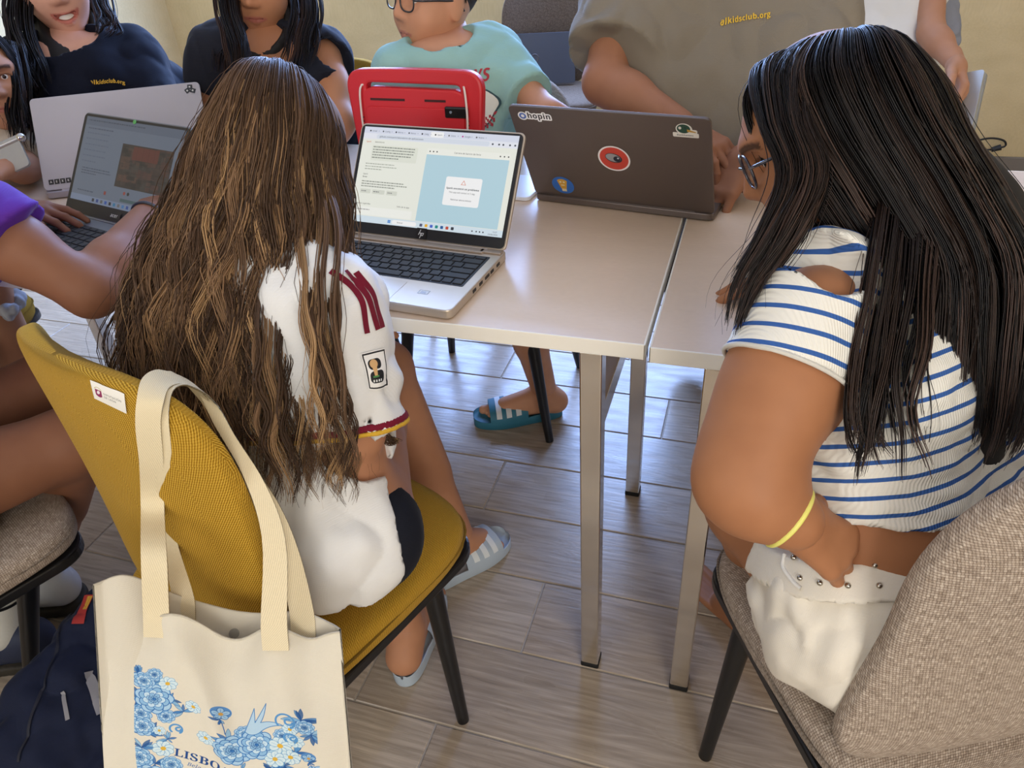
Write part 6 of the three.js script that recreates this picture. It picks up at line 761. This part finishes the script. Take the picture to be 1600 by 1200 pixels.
    // left column
    for (const [x, y, n, L] of [[230, 480, 12, 95], [330, 560, 9, 90], [230, 900, 10, 90], [300, 1010, 12, 100], [420, 1060, 8, 70], [250, 1160, 8, 90], [530, 800, 7, 80], [330, 1290, 8, 90]]) spray(x, y, n, L);
    rose(250, 850, 75); rose(420, 850, 60); rose(230, 1250, 90); rose(430, 1290, 70); spray(250, 720, 10, 120); spray(440, 700, 8, 100); rose(340, 700, 130); rose(270, 540, 80); rose(350, 470, 60); rose(260, 960, 85); daisy(440, 555, 62); daisy(385, 1150, 68); daisy(370, 985, 40); rose(300, 1420, 110); rose(440, 1400, 80); daisy(595, 735, 50);
    // right cluster
    for (const [x, y, n, L] of [[820, 930, 12, 100], [960, 980, 14, 110], [1180, 1130, 12, 100], [1300, 700, 12, 110], [1360, 820, 10, 90], [1310, 1200, 12, 100], [900, 1180, 8, 80], [1330, 1330, 14, 100]]) spray(x, y, n, L);
    rose(1180, 870, 60); rose(1370, 1180, 75); rose(920, 870, 70); spray(1100, 1180, 10, 110); spray(1250, 1000, 10, 100); rose(1190, 1250, 70); bud(770, 690, 62); rose(840, 1020, 125); rose(1000, 960, 125); daisy(670, 975, 55); daisy(1160, 960, 75); daisy(1220, 1050, 62); daisy(1120, 1080, 66); daisy(1260, 900, 52); daisy(1230, 800, 48); rose(1320, 760, 60); rose(1290, 1220, 72); bud(1330, 1030, 46); daisy(870, 1330, 80); daisy(930, 1240, 62); bud(1050, 1330, 62); rose(1340, 1420, 100); spray(820, 1420, 10, 100); for (const [x, y, R] of [[280, 1650, 110], [900, 1600, 120], [1290, 1640, 110], [620, 1750, 120], [1080, 1850, 130], [330, 1950, 130], [1320, 2050, 120], [760, 2100, 140]]) { spray(x, y, 10, R); rose(x, y, R); daisy(x + R * 1.4, y - R * 0.4, R * 0.5); }
    // swallow
    c.fillStyle = '#b5d0e2'; c.strokeStyle = blues[1]; c.lineWidth = 5; c.beginPath(); c.moveTo(920, 850); c.lineTo(985, 640); c.lineTo(990, 770); c.lineTo(1075, 600); c.quadraticCurveTo(1060, 720, 1030, 770); c.quadraticCurveTo(1120, 745, 1190, 780); c.quadraticCurveTo(1080, 790, 1020, 860); c.quadraticCurveTo(960, 900, 920, 850); c.fill(); c.stroke();
    c.strokeStyle = blues[2]; c.lineWidth = 14; for (const [x, y, R] of [[1200, 740, 60], [1230, 880, 40], [480, 960, 40]]) { c.beginPath(); c.arc(x, y, R, 2.4, 7.2); c.stroke(); c.beginPath(); c.arc(x + R * 0.4, y, R * 0.4, 0, 5); c.stroke(); }
    c.restore();
    c.fillStyle = '#2b4c86'; c.save(); c.translate(455, 1148); c.rotate(0.14); c.font = 'bold 98px serif'; c.fillText('LISBOA', 0, 60); c.font = 'italic 44px serif'; c.fillStyle = '#3f66a2'; c.fillText('Bela Cidade', 90, 118); c.restore();
  });
  const printed = new THREE.MeshPhysicalMaterial({ map: print, roughness: 0.92, bumpMap: cottonBump.clone(), bumpScale: 0.0004, sheen: 0.2, specularIntensity: 0.2 }); printed.bumpMap.repeat.set(6, 6);
  part('front_panel', panel(front, false), printed, t); part('back_panel', panel(back, true), cream, t);
  for (const e of [0, 1]) part('side_gusset', thicken(sheet(6, 40, (a, b) => lerpV(front(e, b), back(e, b), a), (a, b) => [a * 0.04, b * 0.36]), 0.0012), cream, t);
  for (const f of [front, back]) part('hem', tube(Array.from({ length: 30 }, (_, i) => f(i / 29, 0)), 0.0015, 80, 6), cream, t);
  { const b = back(0.5, 0.07).addScaledVector(nrm, 0.003), q = new THREE.CylinderGeometry(0.0058, 0.0058, 0.0022, 24); q.applyQuaternion(new THREE.Quaternion().setFromUnitVectors(V(0, 1, 0), nrm)); part('snap_button', q.translate(b.x, b.y, b.z), new THREE.MeshPhysicalMaterial({ color: 0xa8a49c, metalness: 0.4, roughness: 0.4 }), t); }
  // woven handles over the top corner of the backrest
  const webTex = dataTex(128, 128, (x, y) => { const v = ((x + y) % 16 < 8 ? 8 : -8) + tileNoise(x, y, 128, 128, 0.3) * 10; return [226 + v, 211 + v, 178 + v]; }); webTex.repeat.set(1.4, 18); const web = new THREE.MeshPhysicalMaterial({ map: webTex, roughness: 0.9, sheen: 0.2, specularIntensity: 0.2 });
  const strap = (pts, wdir) => { const cv = new THREE.CatmullRomCurve3(pts.map((p) => p[0])), n = pts.length - 1; return thicken(sheet(6, 70, (a, b) => { const i = Math.min(n - 1, Math.floor(b * n)), k = b * n - i, d = pts[i][1].clone().lerp(pts[i + 1][1], k); return cv.getPoint(b).addScaledVector(d, a - 0.5); }, (a, b) => [a, b]), 0.0022); };
  const wd = (a, l) => CR.clone().multiplyScalar(Math.cos(a)).addScaledVector(CU, Math.sin(a)).multiplyScalar(l), dp = (a, l) => CR.clone().multiplyScalar(Math.cos(a) * 0.8).addScaledVector(CV, -0.6).multiplyScalar(l);
  chairA.updateMatrixWorld(true); const backMesh = chairA.children.find((m) => m.name === 'backrest'), caster = new THREE.Raycaster();
  const on = (u, v, lift, fall) => { const d = rayDir(u, v); caster.set(camera.position, d.clone().normalize()); const r = caster.intersectObject(backMesh)[0]; return r ? P(u, v, r.distance / d.length() - lift) : P(u, v, fall); };
  part('handle', strap([[front(0.235, 0.07).addScaledVector(nrm, 0.003), wd(-0.05, 0.029)], [front(0.235, -0.01).addScaledVector(nrm, 0.004), wd(-0.05, 0.029)], [P(240, 868, 0.797), wd(-0.03, 0.028)], [on(238, 790, 0.02, 0.78), wd(-0.02, 0.027)], [on(236, 720, 0.014, 0.77), wd(0.0, 0.026)], [on(231, 660, 0.012, 0.76), wd(0.03, 0.026)], [on(234, 628, 0.011, 0.76), wd(-0.1, 0.027)], [on(244, 597, 0.006, 0.765), wd(-0.3, 0.03)], [P(270, 589, 0.79), wd(-0.5, 0.034)], [P(318, 612, 0.82), wd(-0.7, 0.028)], [P(352, 672, 0.83), wd(-0.5, 0.026)], [P(398, 750, 0.83), wd(-0.35, 0.026)], [P(428, 840, 0.82), wd(-0.12, 0.026)], [front(0.735, -0.01).addScaledVector(nrm, 0.004), wd(0.0, 0.029)], [front(0.735, 0.07).addScaledVector(nrm, 0.003), wd(0.0, 0.029)]]), web, t);
  part('handle', strap([[back(0.3, 0.08).addScaledVector(nrm, 0.003), wd(0, 0.026)], [back(0.3, 0).addScaledVector(nrm, 0.003), wd(0, 0.026)], [on(262, 840, 0.006, 0.8), wd(0, 0.02)], [on(256, 720, 0.004, 0.78), wd(0.05, 0.018)], [on(249, 640, 0.004, 0.77), wd(-0.05, 0.018)], [on(255, 600, 0.004, 0.77), wd(-0.3, 0.026)], [P(285, 592, 0.8), wd(-0.6, 0.03)], [P(330, 635, 0.835), wd(-0.6, 0.026)], [P(372, 706, 0.845), wd(-0.5, 0.025)], [P(420, 780, 0.85), wd(-0.4, 0.025)], [P(450, 860, 0.85), wd(-0.1, 0.026)], [back(0.83, 0).addScaledVector(nrm, 0.003), wd(0, 0.028)], [back(0.83, 0.08).addScaledVector(nrm, 0.003), wd(0, 0.028)]]), web, t);
}
// paper label on the mustard backrest
{
  const tex = canvasTex(320, 220, (c) => { c.fillStyle = '#ece8e0'; c.fillRect(0, 0, 320, 220); c.fillStyle = '#8c2458'; c.beginPath(); c.moveTo(30, 80); c.lineTo(92, 80); c.lineTo(92, 150); c.quadraticCurveTo(62, 185, 30, 150); c.fill(); c.fillStyle = '#e7dfe2'; c.beginPath(); c.ellipse(60, 112, 14, 24, 0.4, 0, 7); c.fill(); c.strokeStyle = '#b09a4c'; c.lineWidth = 5; c.beginPath(); c.moveTo(28, 74); c.quadraticCurveTo(60, 30, 94, 74); c.stroke(); c.fillStyle = '#4a4a4a'; c.font = '30px sans-serif'; c.fillText('DIPUTACIÓN', 108, 112); c.fillText('DE LEÓN', 108, 150); });
  chairA.updateMatrixWorld(true); const back = chairA.children.find((m) => m.name === 'backrest'); const rc = new THREE.Raycaster(); const hit = (u, v) => { rc.set(camera.position, rayDir(u, v).normalize()); const r = rc.intersectObject(back)[0]; return r ? r.point : null; };
  const [a, b, c, d] = [[143, 594], [196, 615], [200, 645], [150, 621]].map(([u, v]) => hit(u, v)); if (a && b && c && d) { const g = sheet(8, 6, (s, q) => { const p = a.clone().lerp(b, s).lerp(d.clone().lerp(c, s), q), dirr = p.clone().sub(camera.position).normalize(); rc.set(camera.position, dirr); const r = rc.intersectObject(back)[0]; const n = r.face.normal.clone().transformDirection(back.matrixWorld); return r.point.addScaledVector(n, 0.002); }, (s, q) => [s, 1 - q]); g.applyMatrix4(chairA.matrixWorld.clone().invert()); part('paper_label', g, new THREE.MeshStandardMaterial({ map: tex, roughness: 0.6, side: THREE.DoubleSide }), chairA); }
}
// navy backpack slumped on the floor
{
  const t = thing('backpack', 'navy blue fabric backpack slumped on the floor beside mustard chair', 'backpack'), navy = cloth('#1f2438', 0.85), A = PY(60, 1190, 0.16), B = PY(130, 1010, 0.26);
  const f = folds(union([cone(PY(40, 1215, 0.1), PY(110, 1120, 0.16), 0.1, 0.1, 0.06), cone(PY(100, 1140, 0.16), PY(150, 990, 0.24), 0.1, 0.06, 0.06), cone(PY(150, 990, 0.22), PY(165, 940, 0.27), 0.05, 0.028, 0.04), cone(PY(150, 1210, 0.12), PY(190, 1080, 0.14), 0.11, 0.1, 0.06)]), 0.014, 11, [1, 1, 1], 7), bf = below(f, V(0, 0.002, 0), V(0, -1, 0));
  part('pack_body', nets(bf, 0.008), navy, t); const web = phys('#8d8c92', 0.85), redM = phys('#9a2a26', 0.8), yel = phys('#b8902e', 0.8);
  const lay = (pts, w, m, n) => { const q = pts.map(([u, v]) => march(bf, u, v, 0.4, 2.2)).filter(Boolean); if (q.length > 1) part(n, trim(bf, q, w, 0.003), m, t); };
  lay([[148, 905], [140, 930], [130, 955], [122, 975]], 0.02, redM, 'strap_ribbon'); lay([[149, 912], [142, 932], [133, 953]], 0.009, yel, 'strap_ribbon'); lay([[137, 1050], [148, 1080], [160, 1115]], 0.016, web, 'webbing'); lay([[98, 1080], [102, 1105], [106, 1125]], 0.006, web, 'zip_pull'); lay([[112, 960], [80, 1040], [50, 1120], [30, 1190]], 0.005, phys('#121526', 0.7), 'zip');
}
// white garment on the chair at the table end
{ const c = PY(14, 480, 0.47); solo('garment', nets(folds(union([cone(c.clone().add(V(-0.1, 0, 0)), c.clone().add(V(0.02, 0, 0.02)), 0.03, 0.026, 0.03), cone(c.clone().add(V(-0.06, 0, -0.05)), c.clone().add(V(0.0, 0, -0.03)), 0.028, 0.024, 0.03)]), 0.012, 22), 0.006), cloth('#bfc3cc', 0.9), 'crumpled white garment lying on the chair at the table end', 'garment'); }
// charging cable on the far floor
{ const q = (u, v, z = -3.965) => PZ(u, v, z); solo('charging_cable', mergeGeometries([tube([q(1490, 236), q(1512, 226), q(1530, 219), q(1552, 216), q(1570, 221), q(1571, 228), q(1562, 231)], 0.0045, 40, 8), cyl(q(1564, 230), q(1549, 234), 0.014, 0.011, 14), tube([q(1549, 234), q(1535, 234), q(1505, 236), q(1488, 250), q(1480, 268, -3.94), PY(1470, 280, 0.005)], 0.004, 30, 8)]), dark, 'black charging cable with plug dangling by the far wall', 'cable'); }
// every person's group stands at its own base
scene.updateMatrixWorld(true);
for (const g of scene.children) if (g.userData.category === 'person') {
  const b = new THREE.Box3().setFromObject(g), c = V((b.min.x + b.max.x) / 2, b.min.y, (b.min.z + b.max.z) / 2);
  g.position.copy(c); for (const k of g.children) k.position.sub(c);
}
scene.traverse((o) => { if (o.isMesh) o.castShadow = o.receiveShadow = true; });
renderer.render(scene, camera);
